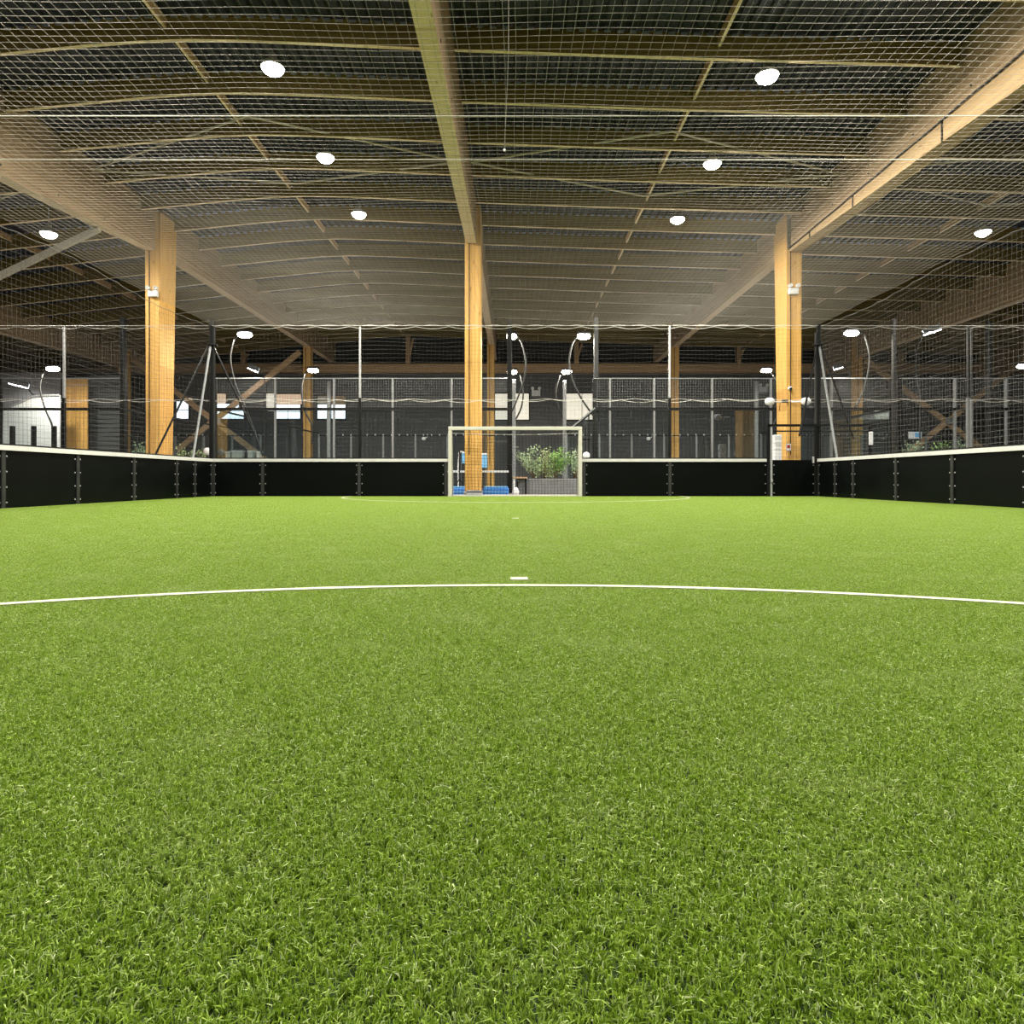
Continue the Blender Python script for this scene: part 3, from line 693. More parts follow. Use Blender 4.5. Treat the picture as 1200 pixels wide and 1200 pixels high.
mast(PXW + 0.05, 'black corner mast with three stays beside the gate', 1, CAMH + (561 - 380) / 38.5)

cell = 0.122
def net_thing(name, label, loc): return thing(name, label, 'net', loc, group='pitch nets')
# ceiling net
cn = net_thing('ceiling_net', 'flat pale safety net stretched overhead across the whole pitch', (0, 9, NT))
P_ = []
def sag(x, y): return NT + 0.012 * math.sin(x * 1.7 + y * 0.9) + 0.010 * math.sin(y * 2.3 - x * 0.8)
for x_ in np.arange(-9.15, 9.2, cell):
    P_.append([(x_ + 0.012 * math.sin(y_ * 1.9 + x_ * 3), y_, sag(x_, y_)) for y_ in np.linspace(-2.5, 20.5, 40)])
for y_ in np.arange(3.2, 20.5, 0.108):
    P_.append([(x_, y_ + 0.010 * math.sin(x_ * 1.3 + y_ * 5), sag(x_, y_)) for x_ in np.linspace(-9.2, 9.2, 32)])
lines_mesh('netting', P_, 0.0021, M['net'], cn)
for Yr in (8.68, 9.87, 20.45):
    lines_mesh('support_rope', [[(x_, Yr, NT + 0.02 - (0.03 * math.sin(x_ * 5) ** 2 if Yr > 20 else 0)) for x_ in np.linspace(-9.2, 9.2, 160)]], 0.005, M['rope'], cn, 5)
# end net with scalloped ropes
def end_net(x0, x1, label, xc=None, z0=RT, mat='netdark'):
    o = net_thing('end_net', label, ((x0 + x1) / 2, 20.6, z0))
    P_ = []
    for x_ in np.arange(x0 + 0.05, x1, cell):
        P_.append([(x_ + 0.02 * math.sin(z_ * 2 + x_), 20.62 + 0.03 * math.sin(z_ * 1.3 + x_ * 2), z_) for z_ in np.linspace(z0, NT, 12)])
    for z_ in np.arange(z0 + 0.05, NT, cell):
        P_.append([(x_, 20.62 + 0.03 * math.sin(z_ * 1.3 + x_ * 2), z_ + 0.015 * math.sin(x_ * 1.7 + z_ * 6) - 0.03 * abs(math.sin(x_ * 0.7))) for x_ in np.linspace(x0, x1, int((x1 - x0) * 3) + 3)])
    lines_mesh('netting', P_, 0.0022, M[mat], o)
    lines_mesh('head_rope', [[(x_, 20.6, NT - 0.07 * abs(math.sin(x_ * 3.1))) for x_ in np.linspace(x0, x1, int((x1 - x0) * 14))], [(x0, 20.58, NT + 0.02), (x1, 20.58, NT + 0.02)]], 0.007, M['rope'], o, 5)
    zr = CAMH + (561 - 468) / 38.5
    lines_mesh('hem_rope', [[(x_, 20.6, zr - 0.07 * abs(math.sin(x_ * 2.9)) + 0.02 * math.sin(x_ * 1.1)) for x_ in np.linspace(x0, x1, int((x1 - x0) * 14))],
                            [(x_, 20.62, zr + 0.03 - 0.05 * abs(math.sin(x_ * 2.3 + 1))) for x_ in np.linspace(x0, x1, int((x1 - x0) * 14))]], 0.006, M['rope'], o, 4)
    return o
end_net(-PXW, X(526), 'upright net above the far barrier left of the goal')
end_net(X(682), PXW, 'upright net above the far barrier right of the goal')
end_net(X(526), X(682), 'upright net panel hanging above the goal', z0=gt + 0.12)
end_net(-24, -PXW, 'upright end net of the neighbouring left pitch', z0=0.9)
end_net(PXW, 24, 'upright end net of the neighbouring right pitch', z0=0.9, mat='netmid')
for s, lab in ((-1, 'side net rising above the left barrier'), (1, 'side net rising above the right barrier')):
    o = net_thing('side_net', lab, (s * 9.28, 9, RT)); P_ = []; xx = s * 9.28
    ztop = lambda y_: NT - 0.13 * math.sin(PI * (y_ % 7.0) / 7.0) ** 2 * (0 if y_ > 20.4 else 1)
    for y_ in np.arange(5.0, 20.5, cell): P_.append([(xx + 0.02 * math.sin(z_ + y_ * 2), y_, z_) for z_ in np.linspace(RT, ztop(y_), 8)])
    for k_ in np.linspace(0.02, 0.99, 33): P_.append([(xx + 0.02 * math.sin(y_ * 2 + k_ * 9), y_, RT + (ztop(y_) - RT) * k_ + 0.012 * math.sin(y_ * 2.1 + k_ * 20)) for y_ in np.linspace(5, 20.5, 50)])
    lines_mesh('netting', P_, 0.0021, M['netdark'] if s < 0 else M['netmid'], o)
    lines_mesh('head_rope', [[(xx, y_, ztop(y_) - 0.03 * abs(math.sin(y_ * 4))) for y_ in np.linspace(5, 20.5, 150)]], 0.006, M['netmid'], o, 5)

# ================================================================== GLASS COURTS BEHIND
CY = 24.0; RZ = 3.0; CT = 4.1
def court(x0, x1, label, posts, grey):
    o = thing('glass_court', label, 'court', ((x0 + x1) / 2, CY, 0), group='glass walled courts')
    for i, x_ in enumerate(posts):
        wd = 0.032 if i not in (0, len(posts) - 1) else 0.07
        MB().bev(x_ - wd, x_ + wd, CY, CY + 0.1, -0.03, CT if i not in (0, len(posts) - 1) else CT, 0.008).build('frame_post', M['greypost'] if i in grey else M['black'], o)
    MB().bev(x0, x1, CY - 0.02, CY + 0.06, RZ - 0.04, RZ + 0.06, 0.008).build('middle_rail', M['black'], o)
    MB().tube([(x0, CY + 0.03, CT), (x1, CY + 0.03, CT)], 0.022, 6).build('top_rail', M['greypost'], o)
    MB().box(x0, x1, CY - 0.02, CY + 0.06, -0.02, 0.08).build('bottom_rail', M['black'], o)
    for a, b in zip(posts[:-1], posts[1:]):
        MB().box(a + 0.05, b - 0.05, CY + 0.02, CY + 0.032, 0.08, RZ - 0.04).build('glass_pane', M['glass'], o)
    lines_mesh('mesh_panel', [[(x_, CY + 0.03, RZ), (x_, CY + 0.03, CT)] for x_ in np.arange(x0, x1, 0.09)] + [[(x0, CY + 0.03, z_), (x1, CY + 0.03, z_)] for z_ in np.arange(RZ + 0.1, CT, 0.09)], 0.0035, M['greypost'], o)
    # far end wall of the court
    Y2 = 36.8
    zr = CAMH + (561 - 510) * Y2 / F
    MB().box(x0 * 1.0, x1 * 1.0, Y2, Y2 + 0.05, zr - 0.05, zr).build('far_rail', M['black'], o)
    xs_ = np.linspace(x0, x1, 7)
    for x_ in xs_: MB().box(x_ - 0.05, x_ + 0.05, Y2, Y2 + 0.08, -0.03, zr).build('far_post', M['greypost'], o)
    bb = MB()
    for x_ in np.arange(x0, x1, 0.44): bb.box(x_ - 0.03, x_ + 0.03, Y2 - 0.02, Y2, zr - 0.02, zr + 0.06)
    bb.build('clamps', M['galv'], o)['kind'] = 'stuff'
    # side walls' top rails running away
    for x_ in (x0, x1):
        MB().box(x_ - 0.03, x_ + 0.03, CY, Y2, RZ - 0.03, RZ + 0.03).build('side_rail', M['black'], o)
        MB().box(x_ - 0.005, x_ + 0.005, CY + 0.1, Y2, 0.05, RZ - 0.03).build('side_glass', M['glass'], o)
    return o
q = lambda p: (p - HX) * CY / F
court(q(251), q(598), 'glass walled court behind the barrier left of the goal', [q(251), q(322), q(391), q(460), q(529), q(598)], {1, 2, 3, 4})
court(q(697), q(1046), 'glass walled court behind the barrier right of the goal', [q(697), q(715), q(767), q(835), q(904), q(975), q(1046)], {1, 2, 3, 4, 5})
court(q(-160), q(146), 'glass walled court at the far left beyond the yellow column', [q(-160), q(-90), q(0), q(72), q(146)], set())
court(q(1055), q(1400), 'glass walled court at the far right beyond the side barrier', [q(1055), q(1120), q(1180), q(1290), q(1400)], {1, 2})
# tall lamp standards at the court corners
def tall(xp, Y, yt, wdt, label, mat='black'):
    p = px(xp, yt, Y)
    o = thing('corner_standard', label, 'post', (p.x, Y, 0), group='court corner posts')
    MB().bev(p.x - wdt / 2, p.x + wdt / 2, Y - wdt / 2, Y + wdt / 2, -0.03, p.z, 0.012).build('standard_tube', M[mat], o)
    MB().bev(p.x - wdt / 2 - 0.05, p.x + wdt / 2 + 0.05, Y - wdt / 2 - 0.05, Y + wdt / 2 + 0.05, -0.034, 0.02, 0.008).build('foot_plate', M['galv'], o)
    return o
tall(597.3, 23.85, 374, 0.17, 'tall black post right of the central column, inside the goal opening')
tall(698.5, 24.15, 372, 0.16, 'tall dark post just right of the goal with a bright lamp beside it', 'postgrey')
tall(144.5, 23.6, 372, 0.17, 'tall black post left of the left yellow column')
tall(1047.5, 23.8, 374, 0.12, 'tall grey post on the right, left of the cross brace', 'postgrey')
tall(1159, 25, 376, 0.14, 'tall dark post right of the neighbouring right net post', 'postgrey')
tall(602, 32, 445, 0.2, 'grey post behind the tall black post near the cream window', 'greypost')
tall(661.5, 32, 446, 0.16, 'grey post at the left edge of the second cream window', 'greypost')
tall(886, 35.5, 447, 0.18, 'grey post on the back wall left of the right yellow column', 'greypost')
tall(385.5, 35.5, 447, 0.18, 'grey post beside the slim column left of centre', 'greypost')
# slanted steel arm near the right court
o = thing('slanted_arm', 'pale slanted steel arm right of the goal under the second cream window', 'arm', px(690, 481, 24.1))
MB().bar(px(671, 500, 23.95), px(697, 478, 23.95), 0.06, 0.05).build('arm_bar', M['greypost'], o)
MB().bar(px(690, 484, 24.1), px(690, 506, 24.1), 0.04, 0.04, (0, 1, 0)).build('prop', M['black'], o)
# lattice fence (dark verticals) right of the goal
o = thing('railing_gate', 'dark vertical bar gate just right of the goal', 'gate', (px(686, 0, 23.9).x, 23.9, 0))
for p_ in (682, 686, 690):
    a = px(p_, 500 if p_ > 682 else 508, 23.9); MB().box(a.x - 0.02, a.x + 0.02, 23.9, 23.94, 0, a.z).build('bar', M['black'], o)
MB().box(px(681, 0, 23.9).x, px(692, 0, 23.9).x, 23.9, 23.94, 1.9, 1.95).build('cross_rail', M['black'], o)

# ================================================================== LAMPS
def area(name, loc, size, power, parent, col=(1, 0.95, 0.85), spread=PI, shape='DISK', rot=(0, 0, 0)):
    ld = bpy.data.lights.new(name, 'AREA'); ld.shape = shape; ld.size = size; ld.energy = power; ld.color = col; ld.spread = spread
    o = bpy.data.objects.new(name, ld); o.rotation_euler = rot; COL.objects.link(o)
    off = Vector((0, 0, 0)); q_ = parent
    while q_ is not None: off += q_.location; q_ = q_.parent
    o.parent = parent; o.location = Vector(loc) - off; return o
def highbay(p, label, power=HIGHBAY_W, drop=None):
    p = Vector(p); o = thing('high_bay_lamp', label, 'lamp', p, group='high bay lamps under the roof')
    MB().lathe(p, [(0.05, 0.30), (0.07, 0.28), (0.09, 0.16), (0.16, 0.12), (0.23, 0.04), (0.24, 0.0), (0.22, 0.0)], 24).build('housing', M['galv'], o, True)
    MB().lathe(p, [(0.05, -0.13), (0.13, -0.105), (0.19, -0.06), (0.215, -0.01), (0.215, 0.004)], 24).build('lens', M['lens'], o, True)
    zt = under(p.x)
    MB().tube([(p.x, p.y, p.z + 0.3), (p.x, p.y, max(zt, p.z + 0.35))], 0.008, 5).build('suspension_wire', M['galv'], o)
    area('lamp_light', (p.x, p.y, p.z - 0.15), 0.4, power, o)
    return o
order = ['behind the camera', 'second overhead', 'third overhead', 'nearest in view', 'middle one in view', 'farthest in view']
for side, xl, el in (('left', -4.85, 8.18), ('right', 5.05, 8.02)):
    for k_, Yl in enumerate((2.4, 6.1, 9.8, 13.5, 17.25, 20.95)):
        highbay((xl, Yl, CAMH + el + 0.04), 'round roof lamp over the %s half of the pitch, %s' % (side, order[k_]))
highbay(px(57, 274, 19.8), 'glowing round roof lamp at the left edge beyond the left near beam', 420)
highbay(px(1152, 272, 20.8), 'glowing round roof lamp at the right edge beyond the right near beam', 420)
for (xx, yy) in ((-14, 11), (-14, 3), (14.5, 12), (14.5, 4)):
    highbay((xx, yy, under(xx) - 0.35), 'round roof lamp over the neighbouring %s pitch at %s' % ('left' if xx < 0 else 'right', 'mid length' if yy > 8 else 'near end'), 420)

def flood(head, path, label, Y, power=FLOOD_W, face=0, r=0.035, size=0.26):
    """bowed pole following pixel points at distance Y, LED head at the end"""
    h = px(head[0], head[1], Y); pts = [px(a, b, Y) for a, b in path]
    base = pts[0]
    o = thing('bowed_flood_lamp', label, 'lamp', (base.x, Y, base.z), group='bowed floodlights of the glass courts')
    # smooth the path
    P = []
    for i in range(len(pts) - 1):
        p0 = pts[max(i - 1, 0)]; p1 = pts[i]; p2 = pts[i + 1]; p3 = pts[min(i + 2, len(pts) - 1)]
        for s in range(6):
            t_ = s / 6; P.append(0.5 * ((2 * p1) + (p2 - p0) * t_ + (2 * p0 - 5 * p1 + 4 * p2 - p3) * t_ ** 2 + (3 * p1 - p0 - 3 * p2 + p3) * t_ ** 3))
    P.append(pts[-1])
    MB().tube(P, r, 8).build('bowed_pole', M['postgrey'], o, True)
    e = pts[-1]
    MB().tube([e, (h.x, Y, h.z + 0.10)], 0.03, 6).build('arm', M['black'], o)
    MB().bev(h.x - size, h.x + size, Y - 0.16, Y + 0.16, h.z + 0.03, h.z + 0.12, 0.02).build('lamp_head', M['black'], o)
    MB().bev(h.x - size + 0.03, h.x + size - 0.03, Y - 0.14, Y + 0.14, h.z - 0.13, h.z + 0.03, 0.05).build('lens', M['floodlens'], o)
    area('lamp_light', (h.x, Y, h.z - 0.16), 0.4, power, o, (1, 0.93, 0.80))
    return o
flood((287, 391), [(308, 534), (300, 510), (288, 478), (276, 450), (270, 420), (274, 398)], 'bright bowed floodlight above the corner mast on the left', 24.3)
flood((684, 393), [(696, 488), (682, 468), (671, 446), (667, 425), (670, 405), (675, 396)], 'bright bowed floodlight right of the goal, upper of the pair', 24.3)
flood((599.5, 393), [(600, 482), (606, 468), (614, 445), (616, 425), (612, 404), (606, 394)], 'bright bowed floodlight over the goal, upper of the pair', 24.3, r=0.03, size=0.2)
flood((998, 389), [(1002, 478), (1010, 462), (1017, 438), (1019, 418), (1016, 402), (1013, 392)], 'bright bowed floodlight on the right above the gate corner', 24.3)
flood((62, 431), [(62, 522), (61, 499), (54, 482), (49, 466), (47, 452), (50, 438)], 'bowed floodlight at the left over the white shelter', 28)
flood((367, 433), [(366, 520), (366, 500), (358, 483), (354, 466), (354, 450), (357, 438)], 'bowed floodlight before the slim column left of centre', 32, r=0.045)
flood((600, 435), [(604, 492), (610, 480), (613, 465), (612, 450), (610, 440)], 'bowed floodlight over the goal, lower of the pair', 32, r=0.04, size=0.26)
flood((664, 435), [(669, 501), (660, 490), (653, 472), (652, 455), (656, 440)], 'bowed floodlight right of the goal, lower of the pair', 32, r=0.045, size=0.26)
flood((898, 433), [(905, 500), (912, 486), (914, 465), (911, 448), (906, 440)], 'bowed floodlight at the left edge of the right yellow column', 32, size=0.26)
flood((1199, 428), [(1210, 515), (1214, 490), (1216, 465), (1212, 440)], 'bowed floodlight at the right edge of the view', 30)
# slanted strip-like floodlights seen from the side
def strip(c, d, ln, Y, label, path, power=60):
    p = px(c[0], c[1], Y); dd = Vector((d[0], 0, d[1])).normalized(); o = thing('tilted_flood_lamp', label, 'lamp', p, group='tilted floodlights')
    a = p - dd * ln / 2; b = p + dd * ln / 2
    MB().bar(a, b, 0.24, 0.05, (0, 1, 0)).build('lens', M['striplens'], o)
    up = Vector((-dd.z, 0, dd.x)); up = up if up.z > 0 else -up
    MB().bar(a + up * 0.06, b + up * 0.06, 0.26, 0.06, (0, 1, 0)).build('lamp_head', M['greypost'], o)
    MB().tube([px(x_, y_, Y) for x_, y_ in path] + [(px(path[-1][0], 0, Y).x, Y, -0.034)], 0.03, 6).build('bowed_pole', M['postgrey'], o)
    area('lamp_light', p - up * 0.08, 0.3, power, o, (0.95, 0.98, 1))
    return o
strip((1092, 387), (1, 0.35), 0.75, 28, 'pale tilted floodlight above the right cross brace', [(1082, 390), (1074, 410), (1073, 435), (1078, 470)])
strip((297, 432), (1, -0.45), 0.6, 36, 'pale tilted floodlight beside the left cross brace', [(301, 432), (310, 440), (310, 480)])
strip((22, 450), (1, -0.25), 1.0, 33, 'pale tilted lamp on the grey wall at the far left', [(28, 450), (38, 462), (60, 470)])
strip((982, 430), (1, 0.3), 0.5, 36, 'small tilted floodlight just right of the corner mast', [(988, 428), (996, 436), (996, 470)], 30)

# ================================================================== SMALL FITTINGS
def twin_spot(p, label, s=1.0):
    o = thing('twin_spotlight', label, 'light fitting', p, group='twin emergency spotlights'); p = Vector(p)
    MB().bev(p.x - 0.15 * s, p.x + 0.15 * s, p.y - 0.12, p.y, p.z - 0.1 * s, p.z + 0.1 * s, 0.015).build('box_housing', M['white'], o)
    for sg in (-1, 1): MB().lathe((p.x + sg * 0.12 * s, p.y - 0.1, p.z + 0.16 * s), [(0.035 * s, -0.05), (0.06 * s, -0.09), (0.06 * s, 0.02), (0.02, 0.05)], 12, 'y').build('spot_head', M['white'], o, True)
    return o
a = px(179, 344, 21.4); twin_spot((a.x, 21.48, a.z), 'grey twin spotlight high on the left yellow column')
a = px(930, 341, 21.4); twin_spot((a.x, 21.48, a.z), 'grey twin spotlight high on the right yellow column')
a = px(628, 461, 42.47); twin_spot((a.x, 42.47, a.z), 'white twin emergency light on the back wall above the goal', 1.8)
a = px(894, 457, 42.47); twin_spot((a.x, 42.47, a.z), 'white twin emergency light on the back wall left of the right yellow column', 1.8)
for cx_, lab in ((902.5, 'white round speaker on the left side of the right yellow column'), (945, 'white round speaker on the right side of the right yellow column')):
    p = px(cx_, 470.5, 21.3); o = thing('round_speaker', lab, 'speaker', p, group='round speakers on the right column')
    MB().lathe((p.x, p.y, p.z), [(0.03, -0.16), (0.10, -0.13), (0.125, -0.05), (0.12, 0.05), (0.07, 0.12), (0.03, 0.14)], 16, 'x').build('speaker_body', M['white'], o, True)
    s = 1 if cx_ < 920 else -1
    MB().tube([(p.x + s * 0.1, p.y, p.z), (p.x + s * 0.42, p.y + 0.15, p.z)], 0.02, 6).build('speaker_arm', M['white'], o)
p = px(926, 455, 21.45); o = thing('camera_dome', 'small white camera on the right yellow column above the speakers', 'camera', p)
MB().lathe((p.x, 21.44, p.z), [(0.055, -0.03), (0.06, 0.06)], 12, 'y').build('mount', M['white'], o, True)
MB().lathe((p.x, 21.40, p.z - 0.02), [(0.02, -0.05), (0.045, -0.02), (0.045, 0.02)], 12, 'y').build('lens', M['black'], o, True)
p = px(920, 470, 21.45); o = thing('junction_box', 'small black wall box with cable on the right yellow column between the speakers', 'box', p)
MB().bev(p.x - 0.09, p.x + 0.09, 21.42, 21.5, p.z - 0.05, p.z + 0.05, 0.01).build('housing', M['black'], o)
MB().tube([(p.x - 0.09, 21.46, p.z), (p.x - 0.16, 21.46, p.z - 0.1), (p.x - 0.17, 21.46, p.z - 0.3)], 0.01, 5).build('cable', M['black'], o)
p = px(924.5, 524, 21.45); o = thing('wall_sign', 'small white sign with red print low on the right yellow column', 'sign', p)
MB().box(p.x - 0.075, p.x + 0.075, 21.475, 21.499, p.z - 0.11, p.z + 0.11).build('plate', M['white'], o)
MB().box(p.x - 0.045, p.x + 0.045, 21.468, 21.475, p.z - 0.03, p.z + 0.07).build('red_symbol', M['red'], o)
p = px(907.5, 520, 21.4); o = thing('white_cabinet', 'narrow white cabinet at the left foot of the right yellow column', 'cabinet', (p.x, 21.3, 0))
MB().bev(p.x - 0.12, p.x + 0.12, 21.1, 21.4, 0.0, px(0, 510, 21.3).z, 0.015).build('body', M['white'], o)
MB().box(p.x - 0.1, p.x + 0.1, 21.085, 21.1, 0.1, 1.7).build('door', M['white'], o)
p = px(1036, 477, 30); o = thing('wall_cabinet', 'cream box hanging at the right behind the tall grey post', 'box', p)
MB().bev(px(1028, 0, 30).x, px(1045, 0, 30).x, 30, 30.25, px(0, 488, 30).z, px(0, 479, 30).z, 0.02).build('body', M['rope'], o)
for xx in (1031, 1037, 1043): a = px(xx, 489, 30); MB().box(a.x - 0.08, a.x + 0.08, 30.02, 30.2, a.z - 0.05, a.z + 0.02).build('lamp_cup', M['rope'], o)
p = px(1073, 510, 30); o = thing('notice_board', 'small white and blue board before the right cross brace', 'board', p)
MB().box(px(1065, 0, 30).x, px(1080, 0, 30).x, 30, 30.04, px(0, 514, 30).z, px(0, 506, 30).z).build('board', M['white'], o)
MB().box(px(1072, 0, 30).x, px(1079, 0, 30).x, 29.98, 30.0, px(0, 512, 30).z, px(0, 507, 30).z).build('blue_print', M['lightblue'], o)
MB().box(px(1063.5, 0, 30).x, px(1066, 0, 30).x, 30.05, 30.1, 0, px(0, 490, 30).z).build('stand', M['black'], o)
for (xp, lab) in ((496.5, 'small white ball camera in the court left of the goal'), (760, 'small white ball camera in the court right of the goal')):
    p = px(xp, 514, 36.9); o = thing('ball_camera', lab, 'camera', p)
    MB().lathe(p, [(0.03, -0.10), (0.10, -0.06), (0.12, 0), (0.09, 0.07), (0.03, 0.1)], 12).build('housing', M['white'], o, True)
    MB().tube([p, p + Vector((0.18, 0, 0.08)), p + Vector((0.2, 0, 0.25))], 0.02, 5).build('bracket', M['white'], o)
# pale boxes inside the left court
for i, (xa, xb, ya, lab) in enumerate(((266, 271, 529, 'narrow pale crate at the left end of the row in the left court'), (273, 285, 528, 'wide pale crate in the row in the left court'), (292, 298, 528, 'pale crate third along the row in the left court'), (302, 306, 529, 'small pale crate at the right end of the row in the left court'))):
    a = px(xa, 575, 36); b = px(xb, ya, 36)
    o = thing('pale_crate', lab, 'crate', ((a.x + b.x) / 2, 36, 0), group='pale crates in the left court')
    MB().bev(a.x, b.x, 35.8, 36.2, 0, b.z - 0.08, 0.02).build('crate_body', M['rope'], o)
    MB().bev(a.x - 0.03, b.x + 0.03, 35.77, 36.23, b.z - 0.08, b.z, 0.015).build('lid', M['white'], o)
# hanging camera and wire above the pitch
o = thing('hanging_sensor', 'small black sensor hanging on a thin wire before the third purlin', 'sensor', px(604, 108, 16.5))
p = px(604, 108, 16.5); MB().bev(p.x - 0.09, p.x + 0.09, p.y - 0.05, p.y + 0.05, p.z - 0.02, p.z + 0.04, 0.01).build('sensor_body', M['black'], o)
MB().tube([p, (p.x, p.y, under(p.x) + 0.02)], 0.012, 5).build('stem', M['black'], o); MB().lathe(p - Vector((0, 0, 0.08)), [(0.02, 0), (0.04, 0.03), (0.03, 0.06)], 10).build('eye', M['black'], o)
o = thing('hanging_wire', 'thin pale wire hanging down between the purlins right of the middle beam', 'wire', px(592, 175, 9.9))
MB().tube([(px(596, 60, 9.0).x, 9.0, under(-0.1) + 0.3), px(596, 60, 9.0), px(594, 110, 9.4), px(591, 175, 9.8)], 0.0035, 5).build('wire', M['net'], o)
MB().lathe(px(591, 176, 9.8), [(0.004, -0.02), (0.016, -0.01), (0.016, 0.01), (0.004, 0.02)], 8).build('end_bead', M['white'], o)

# ================================================================== GOAL AREA BACKDROP
def crate(xa, xb, ya, Y, label, mat='blue'):
    a = px(xa, 0, Y).x; b = px(xb, 0, Y).x; z = px(0, ya, Y).z
    o = thing('blue_mat', label, 'mat', ((a + b) / 2, Y, 0), group='blue padded blocks behind the goal')
    MB().bev(a, b, Y, Y + 0.5, -0.03, z - 0.03, 0.03).build('block', M[mat], o)
    MB().bev(a + 0.02, b - 0.02, Y - 0.012, Y + 0.5, 0.08, 0.11, 0.004).build('seam', M['lightblue'], o)
    MB().bev(a + 0.03, b - 0.03, Y + 0.02, Y + 0.48, z - 0.03, z + 0.01, 0.008).build('cover', M['lightblue'], o)
crate(526, 547, 570.5, 22.4, 'blue padded block left of the central column behind the goal')
crate(566, 596, 570.5, 22.5, 'blue padded block right of the central column behind the goal')
o = thing('base_guard', 'low grey guard around the foot of the central column', 'guard', (px(556, 0, 21.4).x, 21.35, 0))
MB().bev(px(547, 0, 21.4).x, px(565, 0, 21.4).x, 21.2, 21.44, -0.03, 0.16, 0.01).build('guard_box', M['galv'], o)
MB().box(px(547, 0, 21.4).x, px(565, 0, 21.4).x, 21.19, 21.2, 0.10, 0.13).build('stripe', M['black'], o)
for (xa, xb, ya, yb, lab) in ((541, 548, 529, 543, 'light blue panel peeping out left of the central column'), (563, 571, 531, 548, 'light blue panel peeping out right of the central column')):
    Yc = 23.4; a = px(xa, yb, Yc); b = px(xb, ya, Yc); o = thing('blue_banner', lab, 'panel', ((a.x + b.x) / 2, Yc, a.z))
    MB().box(a.x, b.x, Yc, Yc + 0.05, a.z, b.z).build('board', M['lightblue'], o)
    MB().box(a.x, b.x, Yc - 0.015, Yc, b.z - 0.05, b.z).build('hem', M['white'], o)
    MB().box(a.x + 0.02, a.x + 0.06, Yc + 0.05, Yc + 0.09, 0, b.z).build('stand_leg', M['postgrey'], o)
a = px(537, 530, 23.3); o = thing('white_handle_stand', 'thin white upright stand left of the light blue panel', 'stand', (a.x, 23.3, 0))
MB().tube([(a.x, 23.3, 0), (a.x, 23.3, px(0, 546, 23.3).z), (a.x + 0.03, 23.3, px(0, 530, 23.3).z), (a.x + 0.14, 23.3, px(0, 529, 23.3).z)], 0.022, 6).build('pole', M['white'], o)
MB().lathe((a.x, 23.3, -0.03), [(0.15, 0), (0.15, 0.03), (0.05, 0.06)], 14).build('foot', M['black'], o)
o = thing('low_rail', 'thin white waist-high rail behind the goal, passing the central column', 'rail', (px(562, 0, 23.0).x, 23.1, 0))
z = px(0, 552.5, 23.1).z
MB().box(px(520, 0, 23.1).x, px(596, 0, 23.1).x, 23.1, 23.14, z - 0.03, z + 0.03).build('rail_bar', M['white'], o)
for p_ in (521, 575, 595): a = px(p_, 0, 23.12); MB().box(a.x - 0.02, a.x + 0.02, 23.14, 23.18, -0.03, z).build('rail_post', M['black'], o)
o = thing('dark_stand', 'slim dark tripod stand left of the central column behind the goal', 'stand', (px(538.5, 0, 22.9).x, 22.9, 0))
MB().tube([px(538.5, 570, 22.9), px(538.5, 516, 22.9)], 0.025, 6).build('pole', M['postgrey'], o)
for dx in (-0.25, 0.25, 0.02): MB().tube([px(538.5, 560, 22.9), (px(538.5, 0, 22.9).x + dx, 22.9 + (0.2 if dx == 0.02 else 0), -0.02)], 0.015, 5).build('leg', M['black'], o)
o = thing('wooden_bench', 'small wooden topped bench beside the planter behind the goal', 'bench', (px(609, 0, 22.9).x, 23, 0))
zb = px(0, 559, 22.9).z
MB().bev(px(601, 0, 22.9).x, px(618, 0, 22.9).x, 22.8, 23.1, zb - 0.05, zb, 0.01).build('seat', M['brace'], o)
for p_ in (602.5, 606.5, 616): a = px(p_, 0, 22.9).x; MB().box(a - 0.025, a + 0.025, 22.85, 23.05, -0.03, zb - 0.05).build('leg', M['white'] if p_ < 604 else M['black'], o)
o = thing('white_bag', 'small white bag on the ground left of the planter', 'bag', (px(603, 0, 22.7).x, 22.6, 0))
MB().lathe((px(604.5, 0, 22.6).x, 22.6, -0.03), [(0.07, 0), (0.11, 0.05), (0.11, 0.15), (0.06, 0.24), (0.03, 0.28)], 12).build('sack', M['white'], o, True)
MB().tube([(px(604.5, 0, 22.6).x - 0.03, 22.6, 0.24), (px(604.5, 0, 22.6).x, 22.6, 0.33), (px(604.5, 0, 22.6).x + 0.03, 22.6, 0.24)], 0.008, 5).build('handle', M['black'], o)

# ---- planters and shrubs
def leafmat(name, c1, c2):
    m, nt, b = newmat(name); b.inputs['Roughness'].default_value = 0.5
    at = N(nt, 'ShaderNodeAttribute', attribute_name='shade'); r = N(nt, 'ShaderNodeValToRGB')
    r.color_ramp.elements[0].color = (*c1, 1); r.color_ramp.elements[1].color = (*c2, 1)
    nt.links.new(at.outputs['Fac'], r.inputs['Fac']); nt.links.new(r.outputs['Color'], b.inputs['Base Color'])
    tl = N(nt, 'ShaderNodeBsdfTranslucent'); nt.links.new(r.outputs['Color'], tl.inputs['Color']); ms = N(nt, 'ShaderNodeMixShader'); ms.inputs[0].default_value = 0.25
    nt.links.new(b.outputs[0], ms.inputs[1]); nt.links.new(tl.outputs[0], ms.inputs[2]); nt.links.new(ms.outputs[0], nt.nodes['Material Output'].inputs[0]); return m
M['leaf_pale'] = leafmat('leaf_pale', (0.20, 0.32, 0.17), (0.52, 0.65, 0.42)); M['leaf_green'] = leafmat('leaf_green', (0.10, 0.24, 0.05), (0.36, 0.58, 0.16)); M['leaf_olive'] = leafmat('leaf_olive', (0.18, 0.26, 0.10), (0.48, 0.58, 0.28))
